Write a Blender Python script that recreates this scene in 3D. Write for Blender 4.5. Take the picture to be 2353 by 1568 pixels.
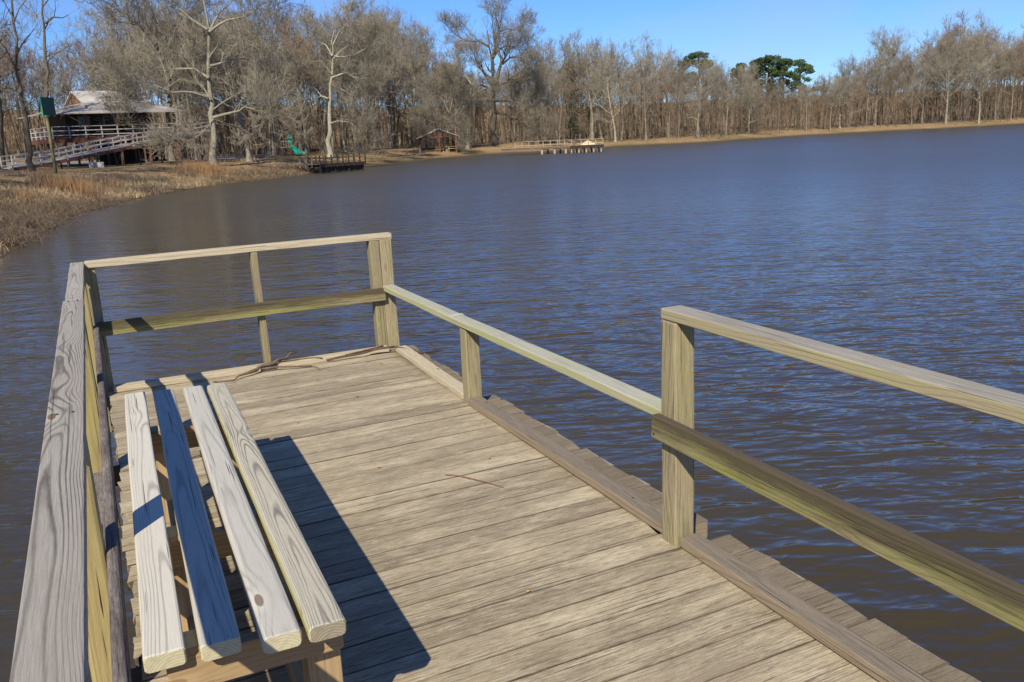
import bpy, math, random
import numpy as np
from mathutils import Matrix, Vector

# ------------------------------------------------------------------ camera, light
SC = bpy.context.scene
for o in list(bpy.data.objects):
    bpy.data.objects.remove(o)
COL = SC.collection
EYE = np.array([0.0, 0.0, 1.6])
FPX, PITCH, ROLL, YAW = 1977.5, 0.2375, -0.04697, 0.44208   # focal length in 2353-wide pixels, radians
_f = np.array([math.sin(YAW) * math.cos(PITCH), math.cos(YAW) * math.cos(PITCH), -math.sin(PITCH)])
_r = np.array([math.cos(YAW), -math.sin(YAW), 0.0])
_u = np.cross(_r, _f)
CR = math.cos(ROLL) * _r + math.sin(ROLL) * _u
CU = -math.sin(ROLL) * _r + math.cos(ROLL) * _u
cam_data = bpy.data.cameras.new('camera')
cam_data.sensor_width = 36.0
cam_data.lens = 36.0 * FPX / 2353.0
cam_data.clip_start = 0.05
cam_data.clip_end = 6000.0
cam = bpy.data.objects.new('camera', cam_data)
COL.objects.link(cam)
cam.matrix_world = Matrix(((CR[0], CU[0], -_f[0], EYE[0]), (CR[1], CU[1], -_f[1], EYE[1]),
                           (CR[2], CU[2], -_f[2], EYE[2]), (0, 0, 0, 1)))
SC.camera = cam

SUN_DIR = Vector((-0.745, -0.90, 1.0)).normalized()
world = bpy.data.worlds.new('World')
SC.world = world
world.use_nodes = True
wn, wl = world.node_tree.nodes, world.node_tree.links
wn.clear()
sky = wn.new('ShaderNodeTexSky')
sky.sky_type = 'NISHITA'
sky.sun_disc = False
sky.sun_elevation = math.asin(SUN_DIR.z)
sky.sun_rotation = math.atan2(SUN_DIR.x, SUN_DIR.y)
sky.air_density = 1.0
sky.dust_density = 0.0
sky.ozone_density = 4.0
wbg = wn.new('ShaderNodeBackground')
wbg.inputs['Strength'].default_value = 0.075
wout = wn.new('ShaderNodeOutputWorld')
# thin high cloud streaks over the whole sky
wtc = wn.new('ShaderNodeTexCoord')
wmap = wn.new('ShaderNodeMapping'); wmap.inputs['Scale'].default_value = (3.0, 3.0, 9.0)
wno = wn.new('ShaderNodeTexNoise'); wno.inputs['Scale'].default_value = 1.6; wno.inputs['Detail'].default_value = 6.0
wmr = wn.new('ShaderNodeMapRange'); wmr.inputs['From Min'].default_value = 0.50; wmr.inputs['From Max'].default_value = 0.85
wmr.inputs['To Max'].default_value = 0.42
wmx = wn.new('ShaderNodeMixRGB'); wmx.inputs['Color2'].default_value = (5.2, 5.6, 6.6, 1)
wl.new(wtc.outputs['Generated'], wmap.inputs['Vector']); wl.new(wmap.outputs['Vector'], wno.inputs['Vector'])
wl.new(wno.outputs['Fac'], wmr.inputs['Value']); wl.new(wmr.outputs['Result'], wmx.inputs['Fac'])
wtint = wn.new('ShaderNodeMixRGB'); wtint.blend_type = 'MULTIPLY'; wtint.inputs['Fac'].default_value = 1.0
wtint.inputs['Color2'].default_value = (0.56, 0.85, 1.36, 1)
wl.new(sky.outputs['Color'], wtint.inputs['Color1'])
wl.new(wtint.outputs['Color'], wmx.inputs['Color1'])
wl.new(wmx.outputs['Color'], wbg.inputs['Color'])
wl.new(wbg.outputs['Background'], wout.inputs['Surface'])

sd = bpy.data.lights.new('sun', 'SUN')
sd.energy = 4.7
sd.angle = math.radians(0.5)
sd.color = (1.0, 0.905, 0.735)
sun = bpy.data.objects.new('sun', sd)
COL.objects.link(sun)
sun.rotation_euler = SUN_DIR.to_track_quat('Z', 'Y').to_euler()
sun.location = (-20, -20, 30)

SC.view_settings.view_transform = 'Standard'
SC.view_settings.look = 'None'
SC.view_settings.exposure = 0.45
SC.view_settings.gamma = 1.0
SC.view_settings.use_curve_mapping = False
SC.render.engine = 'CYCLES'
SC.cycles.max_bounces = 5
SC.cycles.transparent_max_bounces = 4

# ------------------------------------------------------------------ helpers
random.seed(7)
RNG = np.random.default_rng(7)
WATER = -1.5
SLOPE = 1.15
WIOR = 1.62


def ray(px, py):
    return CR * (px - 1176.5) / FPX - CU * (py - 784.0) / FPX + _f


def flat(px, py, z):
    d = ray(px, py)
    return EYE + d * (z - EYE[2]) / d[2]


def horizon(px):
    d = ray(px, 300.0)
    e = ray(px, 301.0)
    return 300.0 + d[2] / (d[2] - e[2])


def new_mesh_obj(name, verts, faces, mat=None, parent=None, smooth=False):
    me = bpy.data.meshes.new(name)
    if isinstance(verts, np.ndarray):
        verts = verts.astype(np.float32)
        fa = np.asarray(faces, dtype=np.int32)
        n = fa.shape[1]
        me.vertices.add(len(verts)); me.vertices.foreach_set('co', verts.ravel())
        me.loops.add(fa.size); me.loops.foreach_set('vertex_index', fa.ravel())
        me.polygons.add(len(fa))
        me.polygons.foreach_set('loop_start', np.arange(0, fa.size, n, dtype=np.int32))
        me.polygons.foreach_set('loop_total', np.full(len(fa), n, dtype=np.int32))
        me.update(calc_edges=True)
    else:
        me.from_pydata([tuple(v) for v in verts], [], faces)
        me.update()
    if smooth:
        me.polygons.foreach_set('use_smooth', np.ones(len(me.polygons), dtype=bool))
    for m in (mat if isinstance(mat, (list, tuple)) else [mat]):
        if m: me.materials.append(m)
    o = bpy.data.objects.new(name, me)
    COL.objects.link(o)
    if parent: o.parent = parent
    return o


def tag(o, label=None, cat=None, group=None, kind=None):
    if label: o['label'] = label
    if cat: o['category'] = cat
    if group: o['group'] = group
    if kind: o['kind'] = kind
    return o


def empty(name, loc=(0, 0, 0), rz=0.0):
    o = bpy.data.objects.new(name, None)
    COL.objects.link(o)
    o.location = loc
    o.rotation_euler = (0, 0, rz)
    o.empty_display_size = 0.3
    return o


def frame_from(p0, p1, up=(0, 0, 1)):
    p0 = Vector(p0); x = (Vector(p1) - p0).normalized(); up = Vector(up)
    if abs(x.dot(up)) > 0.99: up = Vector((0, 1, 0))
    y = up.cross(x).normalized(); z = x.cross(y)
    return Matrix(((x.x, y.x, z.x, p0.x), (x.y, y.y, z.y, p0.y), (x.z, y.z, z.z, p0.z), (0, 0, 0, 1)))


class MB:
    """collects boxes, bars and tubes for ONE mesh"""
    def __init__(self): self.v = []; self.f = []

    def add(self, vs, fs):
        n = len(self.v); self.v += [tuple(v) for v in vs]; self.f += [tuple(i + n for i in f) for f in fs]; return self

    def box(self, x0, x1, y0, y1, z0, z1):
        vs = [(x, y, z) for z in (z0, z1) for y in (y0, y1) for x in (x0, x1)]
        return self.add(vs, [(0, 2, 3, 1), (4, 5, 7, 6), (0, 1, 5, 4), (2, 6, 7, 3), (0, 4, 6, 2), (1, 3, 7, 5)])

    def bar(self, p0, p1, w, t, up=(0, 0, 1)):
        M = frame_from(p0, p1, up); L = (Vector(p1) - Vector(p0)).length
        vs = [M @ Vector((x, y, z)) for z in (-t / 2, t / 2) for y in (-w / 2, w / 2) for x in (0, L)]
        return self.add(vs, [(0, 2, 3, 1), (4, 5, 7, 6), (0, 1, 5, 4), (2, 6, 7, 3), (0, 4, 6, 2), (1, 3, 7, 5)])

    def tube(self, pts, rad, n=8, cap=True):
        pts = [Vector(p) for p in pts]
        base = len(self.v)
        prev = None
        for i, p in enumerate(pts):
            d = (pts[min(i + 1, len(pts) - 1)] - pts[max(i - 1, 0)]).normalized()
            if prev is None:
                a = Vector((1, 0, 0)) if abs(d.x) < 0.8 else Vector((0, 1, 0))
            else: a = prev
            a = (a - d * a.dot(d)).normalized(); prev = a; b = d.cross(a)
            r = rad[i] if hasattr(rad, '__len__') else rad
            for k in range(n):
                t = 2 * math.pi * k / n
                self.v.append(tuple(p + a * (math.cos(t) * r) + b * (math.sin(t) * r)))
        for i in range(len(pts) - 1):
            for k in range(n):
                q = base + i * n; k2 = (k + 1) % n
                self.f.append((q + k, q + k2, q + n + k2, q + n + k))
        if cap:
            self.f.append(tuple(base + k for k in range(n - 1, -1, -1)))
            e = base + (len(pts) - 1) * n
            self.f.append(tuple(e + k for k in range(n)))
        return self

    def build(self, name, mat, parent=None, smooth=False):
        return new_mesh_obj(name, self.v, self.f, mat, parent, smooth)


# ------------------------------------------------------------------ node helpers
class NT:
    def __init__(self, name):
        self.m = bpy.data.materials.new(name); self.m.use_nodes = True
        self.t = self.m.node_tree; self.t.nodes.clear()
        self.out = self.t.nodes.new('ShaderNodeOutputMaterial')
        self.b = self.t.nodes.new('ShaderNodeBsdfPrincipled')
        self.t.links.new(self.b.outputs[0], self.out.inputs['Surface'])

    def n(self, typ, **kw):
        nd = self.t.nodes.new('ShaderNode' + typ)
        for k, v in kw.items():
            if k in nd.bl_rna.properties: setattr(nd, k, v)
            else: self.set(nd, k.replace('_', ' '), v)
        return nd

    def set(self, nd, k, v):
        s = nd.inputs[k] if not isinstance(k, int) else nd.inputs[k]
        if hasattr(v, 'links') or isinstance(v, bpy.types.NodeSocket): self.t.links.new(v, s)
        else:
            if isinstance(v, tuple) and len(v) == 3 and len(s.default_value) == 4: v = v + (1,)
            s.default_value = v

    def math(self, op, a, b=0.0, c=0.0, clamp=False):
        nd = self.t.nodes.new('ShaderNodeMath'); nd.operation = op; nd.use_clamp = clamp
        for i, v in enumerate((a, b, c)): self.set(nd, i, v)
        return nd.outputs[0]

    def vmul(self, a, b):
        nd = self.t.nodes.new('ShaderNodeVectorMath'); nd.operation = 'MULTIPLY'
        self.set(nd, 0, a); self.set(nd, 1, b); return nd.outputs[0]

    def vadd(self, a, b):
        nd = self.t.nodes.new('ShaderNodeVectorMath'); nd.operation = 'ADD'
        self.set(nd, 0, a); self.set(nd, 1, b); return nd.outputs[0]

    def noise(self, v, scale=1.0, detail=2.0, rough=0.5, dist=0.0):
        nd = self.t.nodes.new('ShaderNodeTexNoise')
        self.set(nd, 'Vector', v); self.set(nd, 'Scale', scale); self.set(nd, 'Detail', detail)
        self.set(nd, 'Roughness', rough); self.set(nd, 'Distortion', dist)
        return nd.outputs['Fac']

    def mr(self, v, a, b, c=0.0, d=1.0, smooth=False):
        nd = self.t.nodes.new('ShaderNodeMapRange'); nd.clamp = True
        if smooth: nd.interpolation_type = 'SMOOTHSTEP'
        for k, x in zip((0, 1, 2, 3, 4), (v, a, b, c, d)): self.set(nd, k, x)
        return nd.outputs[0]

    def mix(self, f, a, b, mode='MIX'):
        nd = self.t.nodes.new('ShaderNodeMixRGB'); nd.blend_type = mode
        self.set(nd, 0, f); self.set(nd, 1, a); self.set(nd, 2, b); return nd.outputs[0]

    def bump(self, h, strength=0.3, dist=0.01):
        nd = self.t.nodes.new('ShaderNodeBump')
        self.set(nd, 'Height', h); self.set(nd, 'Strength', strength); self.set(nd, 'Distance', dist)
        return nd.outputs[0]


def simple(name, col, rough=0.7, var=0.18, scale=3.0, metallic=0.0, spec=0.3):
    N = NT(name)
    tc = N.n('TexCoord').outputs['Object']
    n1 = N.noise(tc, scale, 5.0, 0.6)
    n2 = N.noise(tc, scale * 9, 3.0, 0.6)
    k = N.math('ADD', N.mr(n1, 0.3, 0.7, 1 - var, 1 + var), N.mr(n2, 0.3, 0.7, -var * 0.5, var * 0.5))
    c = N.mix(1.0, col, k, 'MULTIPLY')
    N.set(N.b, 'Base Color', c); N.set(N.b, 'Roughness', rough); N.set(N.b, 'Metallic', metallic)
    N.set(N.b, 'Specular IOR Level', spec)
    N.set(N.b, 'Normal', N.bump(n2, 0.25, 0.02))
    return N.m


def wood(name, light, line, warm, freq=26.0, lines=0.6, algae=0.0, side_algae=0.0, crack=0.5, fiber=0.5,
         knots=1.0, streak=None, edge_dark=0.0, patch=0.5, bumps=0.5, side_tint=None, grime=0.0, acol=(0.30, 0.31, 0.085)):
    """weathered softwood; local X runs along the board"""
    N = NT(name)
    tc = N.n('TexCoord').outputs['Object']
    rnd = N.n('ObjectInfo').outputs['Random']
    comb = N.n('CombineXYZ')
    N.set(comb, 0, N.math('MULTIPLY', rnd, 53.0)); N.set(comb, 1, N.math('MULTIPLY', rnd, 17.0)); N.set(comb, 2, N.math('MULTIPLY', rnd, 29.0))
    co = N.vadd(tc, comb.outputs[0])
    # knots
    vor = N.t.nodes.new('ShaderNodeTexVoronoi'); N.set(vor, 'Vector', N.vmul(co, (1.9, 6.0, 6.0))); N.set(vor, 'Scale', 1.0)
    N.set(vor, 'Randomness', 1.0)
    d = vor.outputs['Distance']
    # elongate the swirl along the grain
    k = N.mr(d, 0.0, 0.42, 1.0, 0.0, True)
    sL = N.n('SeparateXYZ'); N.set(sL, 0, tc)
    # nested arches of a flat-sawn board: rings counted along and across it
    off = N.math('MULTIPLY', N.math('SUBTRACT', rnd, 0.5), 0.05)
    yy = N.math('ADD', N.math('ADD', sL.outputs[1], off), N.math('MULTIPLY', N.math('SUBTRACT', N.noise(N.vmul(co, (0.9, 0.0, 0.0)), 1.0, 1.0), 0.5), 0.06))
    F = N.math('MULTIPLY', N.math('MULTIPLY', yy, yy), 85.0 * freq)
    F = N.math('ADD', F, N.math('MULTIPLY', sL.outputs[0], 0.10 * freq))
    F = N.math('ADD', F, N.math('MULTIPLY', sL.outputs[2], 3.5 * freq))
    F = N.math('ADD', F, N.math('MULTIPLY', N.noise(N.vmul(co, (0.9, 10.0, 10.0)), 1.0, 2.0, 0.5, 0.25), 0.22 * freq))
    F = N.math('ADD', F, N.math('MULTIPLY', k, 0.16 * freq * knots))
    F = N.math('ADD', F, N.math('MULTIPLY', N.noise(N.vmul(co, (12, 70, 70)), 1.0, 2.0), 0.25))
    s = N.math('SINE', N.math('MULTIPLY', F, 6.283))
    ln = N.mr(s, -0.1, 1.0, 0.0, 1.0)
    ln = N.math('POWER', ln, 2.0)
    # broken contrast of the lines
    ln = N.math('MULTIPLY', ln, N.mr(N.noise(N.vmul(co, (1.5, 10, 10)), 1.0, 2.0), 0.3, 0.65, 0.25, 1.0))
    fb = N.noise(N.vmul(co, (11.0, 240.0, 240.0)), 1.0, 5.0, 0.7)
    fb2 = N.noise(N.vmul(co, (38.0, 420.0, 420.0)), 1.0, 3.0, 0.7)
    big = N.noise(N.vmul(co, (1.6, 7.0, 7.0)), 1.0, 4.0, 0.6)
    c = N.mix(N.mr(big, 0.3, 0.7, 0.0, patch), light, warm)
    c = N.mix(N.math('MULTIPLY', ln, lines), c, line)
    c = N.mix(N.mr(fb, 0.42, 0.72, 0.0, fiber), c, tuple(x * 0.55 for x in line))
    c = N.mix(N.mr(fb2, 0.5, 0.75, 0.0, fiber * 0.7), c, tuple(min(1, x * 1.25) for x in light))
    c = N.mix(1.0, c, N.mr(rnd, 0.0, 1.0, 0.84, 1.10), 'MULTIPLY')
    if streak:
        bl_ = N.noise(N.vadd(N.vmul(co, (2.2, 7.5, 7.5)), (3, 8, 1)), 1.0, 6.0, 0.7)
        c = N.mix(N.mr(bl_, 0.50, 0.66, 0.0, 0.55), c, streak)
        c = N.mix(N.mr(bl_, 0.48, 0.34, 0.0, 0.55), c, tuple(x * 1.05 for x in line))
        st = N.noise(N.vmul(co, (17.0, 120.0, 120.0)), 1.0, 7.0, 0.8)
        c = N.mix(N.mr(st, 0.52, 0.72, 0.0, 0.7), c, streak)
        st2 = N.noise(N.vadd(N.vmul(co, (13.0, 95.0, 95.0)), (9, 4, 2)), 1.0, 7.0, 0.8)
        c = N.mix(N.mr(st2, 0.50, 0.66, 0.0, 0.85), c, tuple(x * 0.7 for x in line))
    # knot centre
    kc = N.mr(d, 0.055, 0.075, 1.0, 0.0, True)
    kr = N.mr(d, 0.07, 0.16, 0.55, 0.0, True)
    if knots > 0:
        c = N.mix(N.math('MULTIPLY', kr, min(1, knots)), c, tuple(min(1, x * 1.15) for x in light))
        c = N.mix(N.math('MULTIPLY', kc, 0.85 * min(1, knots)), c, (0.13, 0.075, 0.04))
    geo = N.n('NewGeometry')
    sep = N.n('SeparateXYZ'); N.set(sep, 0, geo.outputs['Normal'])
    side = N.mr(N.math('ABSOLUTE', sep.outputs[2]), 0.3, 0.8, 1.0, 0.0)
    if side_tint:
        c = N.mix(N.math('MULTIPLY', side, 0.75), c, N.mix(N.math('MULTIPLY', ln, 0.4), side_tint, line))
    if algae > 0:
        am = N.mr(N.noise(N.vmul(co, (1.8, 5, 5)), 1.0, 4.0, 0.65), 0.42, 0.68, 0.0, algae)
        c = N.mix(am, c, acol)
    if side_algae > 0:
        am = N.mr(N.noise(N.vmul(co, (2.0, 9, 9)), 1.0, 4.0, 0.65), 0.34, 0.64, 0.0, side_algae)
        c = N.mix(N.math('MULTIPLY', am, side), c, acol)
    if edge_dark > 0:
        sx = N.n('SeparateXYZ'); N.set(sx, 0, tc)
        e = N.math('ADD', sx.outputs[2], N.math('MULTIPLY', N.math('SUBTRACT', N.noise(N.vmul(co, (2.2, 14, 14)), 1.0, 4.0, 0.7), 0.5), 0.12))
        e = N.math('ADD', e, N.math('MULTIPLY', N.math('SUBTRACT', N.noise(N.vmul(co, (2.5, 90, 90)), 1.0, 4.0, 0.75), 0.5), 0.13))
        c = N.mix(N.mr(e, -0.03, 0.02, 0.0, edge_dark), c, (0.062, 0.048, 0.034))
    if grime > 0:
        sy = N.n('SeparateXYZ'); N.set(sy, 0, tc)
        ay = N.math('ADD', N.math('ABSOLUTE', sy.outputs[1]), N.math('MULTIPLY', N.noise(N.vmul(co, (9, 30, 30)), 1.0, 4.0, 0.7), 0.012))
        c = N.mix(N.mr(ay, grime - 0.001, grime + 0.0045, 0.0, 0.88), c, (0.060, 0.045, 0.03))
        c = N.mix(N.mr(N.math('ADD', sy.outputs[0], N.math('MULTIPLY', bl_, 0.12)), 2.0, 2.07, 0.0, 0.68), c, (0.125, 0.098, 0.07))
    # cracks
    cr = N.noise(N.vmul(co, (2.0, 135.0, 135.0)), 1.0, 1.0, 0.3, 0.12)
    cm = N.math('MULTIPLY', N.mr(cr, 0.70, 0.725, 0.0, 1.0), crack, clamp=True)
    c = N.mix(cm, c, (0.028, 0.022, 0.018))
    N.set(N.b, 'Base Color', c); N.set(N.b, 'Roughness', 0.86); N.set(N.b, 'Specular IOR Level', 0.22)
    h = N.math('SUBTRACT', N.math('ADD', N.math('MULTIPLY', fb, -0.8), N.math('MULTIPLY', ln, -0.35)), N.math('MULTIPLY', cm, 1.6))
    N.set(N.b, 'Normal', N.bump(h, bumps, 0.0035))
    return N.m


def end_grain(name, light, line):
    N = NT(name)
    tc = N.n('TexCoord').outputs['Object']
    rnd = N.n('ObjectInfo').outputs['Random']
    comb = N.n('CombineXYZ'); N.set(comb, 1, N.math('MULTIPLY', N.math('SUBTRACT', rnd, 0.5), 0.05)); N.set(comb, 2, N.math('ADD', N.math('MULTIPLY', rnd, 0.02), 0.03))
    v = N.vmul(N.vadd(tc, comb.outputs[0]), (0.0, 1.0, 1.0))
    ln = N.n('VectorMath', operation='LENGTH'); N.set(ln, 0, v)
    r = N.math('ADD', ln.outputs['Value'], N.math('MULTIPLY', N.noise(tc, 30.0, 3.0), 0.006))
    s = N.mr(N.math('SINE', N.math('MULTIPLY', r, 850.0)), -0.3, 1.0)
    c = N.mix(N.math('MULTIPLY', s, 0.55), light, line)
    c = N.mix(N.mr(N.noise(tc, 60.0, 4.0), 0.45, 0.7, 0.0, 0.5), c, tuple(x * 0.6 for x in light))
    N.set(N.b, 'Base Color', c); N.set(N.b, 'Roughness', 0.9)
    N.set(N.b, 'Normal', N.bump(N.noise(tc, 300.0, 3.0), 0.4, 0.002))
    return N.m


# ------------------------------------------------------------------ terrain
SHORE_PX = [(0, 604), (30, 578), (60, 545), (130, 510), (200, 488), (265, 472), (330, 455), (400, 442), (480, 430), (560, 419),
            (640, 410), (720, 400), (790, 392), (850, 383), (930, 373), (1000, 366), (1080, 359), (1170, 352), (1260, 349), (1330, 344), (1400, 339),
            (1480, 335), (1560, 331), (1640, 327), (1700, 322), (1780, 317), (1850, 312), (1930, 308), (2000, 304), (2100, 299),
            (2200, 294), (2290, 289), (2353, 285)]
SH = [flat(px, py, WATER)[:2] for px, py in SHORE_PX]
# beyond the frame: the lake closes round to the right and behind the pier
_last = SH[-1]
SH += [np.array(p) for p in ((_last[0] + 30, _last[1] - 8), (_last[0] + 62, _last[1] - 30), (_last[0] + 70, 40), (200, -40), (150, -95),
                             (70, -80), (30, -40), (12, -16), (2, -12), (-6, -10), (-12, -2), (-13, 10), (-9, 20), (-5, 26))]
SHP = np.array(SH)
NV = len(SHORE_PX)
# bank: (index, height of bank lip, run of bank, slope beyond)
BANK = np.array([(0, 1.9, 9.5, .006), (6, 1.9, 10.0, .008), (9, 1.55, 9.0, .020), (12, 1.5, 9.0, .022), (15, 1.5, 13.0, .014), (20, 0.75, 9.0, .015),
                 (24, 0.75, 8.0, .012), (33, 1.0, 9.0, .01), (47, 1.5, 7.0, .01)])
_n = len(SHP)
BH = np.interp(np.arange(_n), BANK[:, 0], BANK[:, 1]); BW = np.interp(np.arange(_n), BANK[:, 0], BANK[:, 2]); BS = np.interp(np.arange(_n), BANK[:, 0], BANK[:, 3])


def vnoise(x, y, seed=0):
    xi = np.floor(x).astype(np.int64); yi = np.floor(y).astype(np.int64)
    fx = x - xi; fy = y - yi; fx = fx * fx * (3 - 2 * fx); fy = fy * fy * (3 - 2 * fy)

    def h(a, b):
        v = (a * 374761393 + b * 668265263 + seed * 974634777) & 0x7fffffff
        v = ((v ^ (v >> 13)) * 1274126177) & 0x7fffffff
        return ((v ^ (v >> 16)) & 0xffff) / 65535.0
    return (h(xi, yi) * (1 - fx) + h(xi + 1, yi) * fx) * (1 - fy) + (h(xi, yi + 1) * (1 - fx) + h(xi + 1, yi + 1) * fx) * fy


def terrain(P):
    P = np.atleast_2d(np.asarray(P, float))[:, :2]
    best = np.full(len(P), 1e9); par = np.zeros(len(P)); inside = np.zeros(len(P), bool)
    for i in range(_n):
        a = SHP[i]; b = SHP[(i + 1) % _n]; ab = b - a
        t = np.clip(((P - a) @ ab) / (ab @ ab), 0, 1)
        d = np.hypot(P[:, 0] - a[0] - t * ab[0], P[:, 1] - a[1] - t * ab[1])
        m = d < best; best[m] = d[m]; par[m] = (i + t[m])
        c = ((a[1] > P[:, 1]) != (b[1] > P[:, 1]))
        with np.errstate(divide='ignore', invalid='ignore'):
            xx = (b[0] - a[0]) * (P[:, 1] - a[1]) / (b[1] - a[1]) + a[0]
        inside ^= c & (P[:, 0] < xx)
    par = np.minimum(par, _n - 1)
    # irregular waterline
    wig = (vnoise(P[:, 0] / 2.2, P[:, 1] / 2.2, 3) - .5) * 0.9 + (vnoise(P[:, 0] / 7, P[:, 1] / 7, 4) - .5) * 1.2
    wig = wig * np.clip(best / 3.0 + 0.35, 0, 1)
    d = np.where(inside, -best, best) + wig * 0.7
    bh = np.interp(par, np.arange(_n), BH); bw = np.interp(par, np.arange(_n), BW); bs = np.interp(par, np.arange(_n), BS)
    t = np.clip(d / bw, 0, 1)
    prof = bh * (0.55 * t + 0.45 * (t * t * (3 - 2 * t))) + np.clip(d - bw, 0, 60) * bs
    hill = np.clip(d - 48, 0, 160)
    prof += hill * np.interp(par, [0, 9, 14, 33, 47], [.20, .20, .10, .07, .07])
    prof += (vnoise(P[:, 0] / 1.3, P[:, 1] / 1.3, 1) - .5) * 0.16 * np.clip(d / 2, 0, 1) * np.clip(1.6 - d / bw * 0.8, 0.25, 1)
    prof += (vnoise(P[:, 0] / 9, P[:, 1] / 9, 2) - .5) * 0.35 * np.clip(d / bw - .5, 0, 1)
    z = np.where(d > 0, WATER + prof, WATER + np.maximum(d * 0.22, -2.5))
    return z, d, par


def tz(x, y):
    return float(terrain([(x, y)])[0][0])


def hit(px, py):
    """where the line of sight through a point of the photograph meets the ground"""
    r = ray(px, py); r = r / np.hypot(r[0], r[1])
    t = np.arange(20, 330, 0.25)
    P = EYE + r[None, :] * t[:, None]
    z = terrain(P)[0]
    k = np.argmax(P[:, 2] <= np.maximum(z, WATER))
    if k == 0: k = len(t) - 1
    return Vector((P[k, 0], P[k, 1], max(z[k], WATER)))


def bearing(px, dist):
    r = ray(px, horizon(px)); r = r[:2] / np.hypot(r[0], r[1])
    x, y = r * dist
    return Vector((x, y, tz(x, y)))


def axis_samples(lo, hi, step, far):
    a = list(np.arange(lo, hi + 1e-6, step)); s = step
    x = hi
    while x < far: s *= 1.35; x += s; a.append(x)
    x = lo; s = step; b = []
    while x > -far: s *= 1.35; x -= s; b.append(x)
    return np.array(b[::-1] + a)


gx = np.unique(np.concatenate([axis_samples(-60, 260, 1.9, 3000), np.arange(-12, 30, 0.6)]))
gy = np.unique(np.concatenate([axis_samples(-40, 240, 1.9, 3000), np.arange(18, 75, 0.6)]))
GX, GY = np.meshgrid(gx, gy)
PP = np.stack([GX.ravel(), GY.ravel()], 1)
gz, gd, gpar = terrain(PP)
far_r = np.hypot(PP[:, 0] - 80, PP[:, 1] - 60)
gz = np.where(far_r > 450, np.minimum(gz, 8.0), gz)
idx = np.arange(len(PP)).reshape(len(gy), len(gx))
quads = np.stack([idx[:-1, :-1].ravel(), idx[:-1, 1:].ravel(), idx[1:, 1:].ravel(), idx[1:, :-1].ravel()], 1)

N = NT('ground_dry_grass')
geo = N.n('NewGeometry'); pos = geo.outputs['Position']
sp = N.n('SeparateXYZ'); N.set(sp, 0, pos)
a1 = N.noise(pos, 0.11, 5.0, 0.6); a2 = N.noise(pos, 0.9, 6.0, 0.7); a3 = N.noise(pos, 6.0, 5.0, 0.7); a4 = N.noise(pos, 0.25, 5.0, 0.65)
c = N.mix(N.mr(a2, 0.35, 0.65), (0.36, 0.25, 0.13), (0.26, 0.175, 0.095))
c = N.mix(N.mr(a1, 0.50, 0.62, 0.0, 0.75), c, (0.145, 0.14, 0.055))
c = N.mix(N.mr(a4, 0.54, 0.66, 0.0, 0.6), c, (0.42, 0.30, 0.17))
c = N.mix(N.mr(a3, 0.45, 0.68, 0.0, 0.6), c, (0.11, 0.075, 0.045))
wet = N.mr(sp.outputs[2], WATER + 0.02, WATER + 0.28, 1.0, 0.0)
c = N.mix(N.math('MULTIPLY', wet, 0.8), c, (0.055, 0.04, 0.025))
N.set(N.b, 'Base Color', c); N.set(N.b, 'Roughness', 0.95); N.set(N.b, 'Specular IOR Level', 0.1)
N.set(N.b, 'Normal', N.bump(N.math('ADD', a3, a2), 0.7, 0.18))
M_GROUND = N.m
ground = new_mesh_obj('ground', np.column_stack([PP, gz]), quads, M_GROUND, smooth=True)
tag(ground, kind='structure')

# water ---------------------------------------------------------------
N = NT('lake_water')
pos = N.n('NewGeometry').outputs['Position']
rotn = N.n('VectorRotate'); rotn.rotation_type = 'Z_AXIS'; N.set(rotn, 'Vector', pos); N.set(rotn, 'Angle', 0.42)
q = rotn.outputs[0]
sp = N.n('SeparateXYZ'); N.set(sp, 0, pos)
WAVES = ((0.55, 1.35, 0.50, 0.060), (1.5, 4.0, 0.7, 0.035), (4.0, 10.0, 0.5, 0.0100), (11.0, 24.0, 0.3, 0.0015))


def wave_height(v):
    tot = None
    for k, (fx, fy, dist, amp_) in enumerate(WAVES):
        n_ = N.noise(N.vadd(N.vmul(v, (fx, fy, 1.0)), (7.3 * k, 3.1 * k, 0)), 1.0, 1.0, 0.5, dist)
        n_ = N.math('MULTIPLY', n_, amp_)
        tot = n_ if tot is None else N.math('ADD', tot, n_)
    return tot


EPS = 0.025
h0 = wave_height(q); hx = wave_height(N.vadd(q, (EPS, 0, 0))); hy = wave_height(N.vadd(q, (0, EPS, 0)))
# the lee of the left bank is calmer; gust patches elsewhere
lee = N.mr(N.math('SUBTRACT', sp.outputs[0], N.math('MULTIPLY', sp.outputs[1], 0.10)), -7.0, 12.0, 0.38, 1.0, True)
gust = N.mr(N.noise(N.vmul(q, (0.03, 0.07, 1.0)), 1.0, 3.0, 0.6), 0.3, 0.65, 0.75, 1.1)
rr = N.n('VectorMath', operation='LENGTH'); N.set(rr, 0, pos)
amp = N.math('MULTIPLY', N.math('MULTIPLY', lee, gust), N.mr(rr.outputs['Value'], 5.0, 28.0, -1.45 * SLOPE / EPS, -SLOPE / EPS))
cmb = N.n('CombineXYZ')
N.set(cmb, 0, N.math('MULTIPLY', N.math('SUBTRACT', hx, h0), amp)); N.set(cmb, 1, N.math('MULTIPLY', N.math('SUBTRACT', hy, h0), amp)); N.set(cmb, 2, 1.0)
rot2 = N.n('VectorRotate'); rot2.rotation_type = 'Z_AXIS'; N.set(rot2, 'Vector', cmb.outputs[0]); N.set(rot2, 'Angle', -0.42)
nrm = N.n('VectorMath', operation='NORMALIZE'); N.set(nrm, 0, rot2.outputs[0])
N.set(N.b, 'Base Color', N.mix(N.mr(N.noise(pos, 0.15, 4.0), 0.3, 0.7), (0.043, 0.034, 0.016), (0.054, 0.043, 0.020)))
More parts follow.
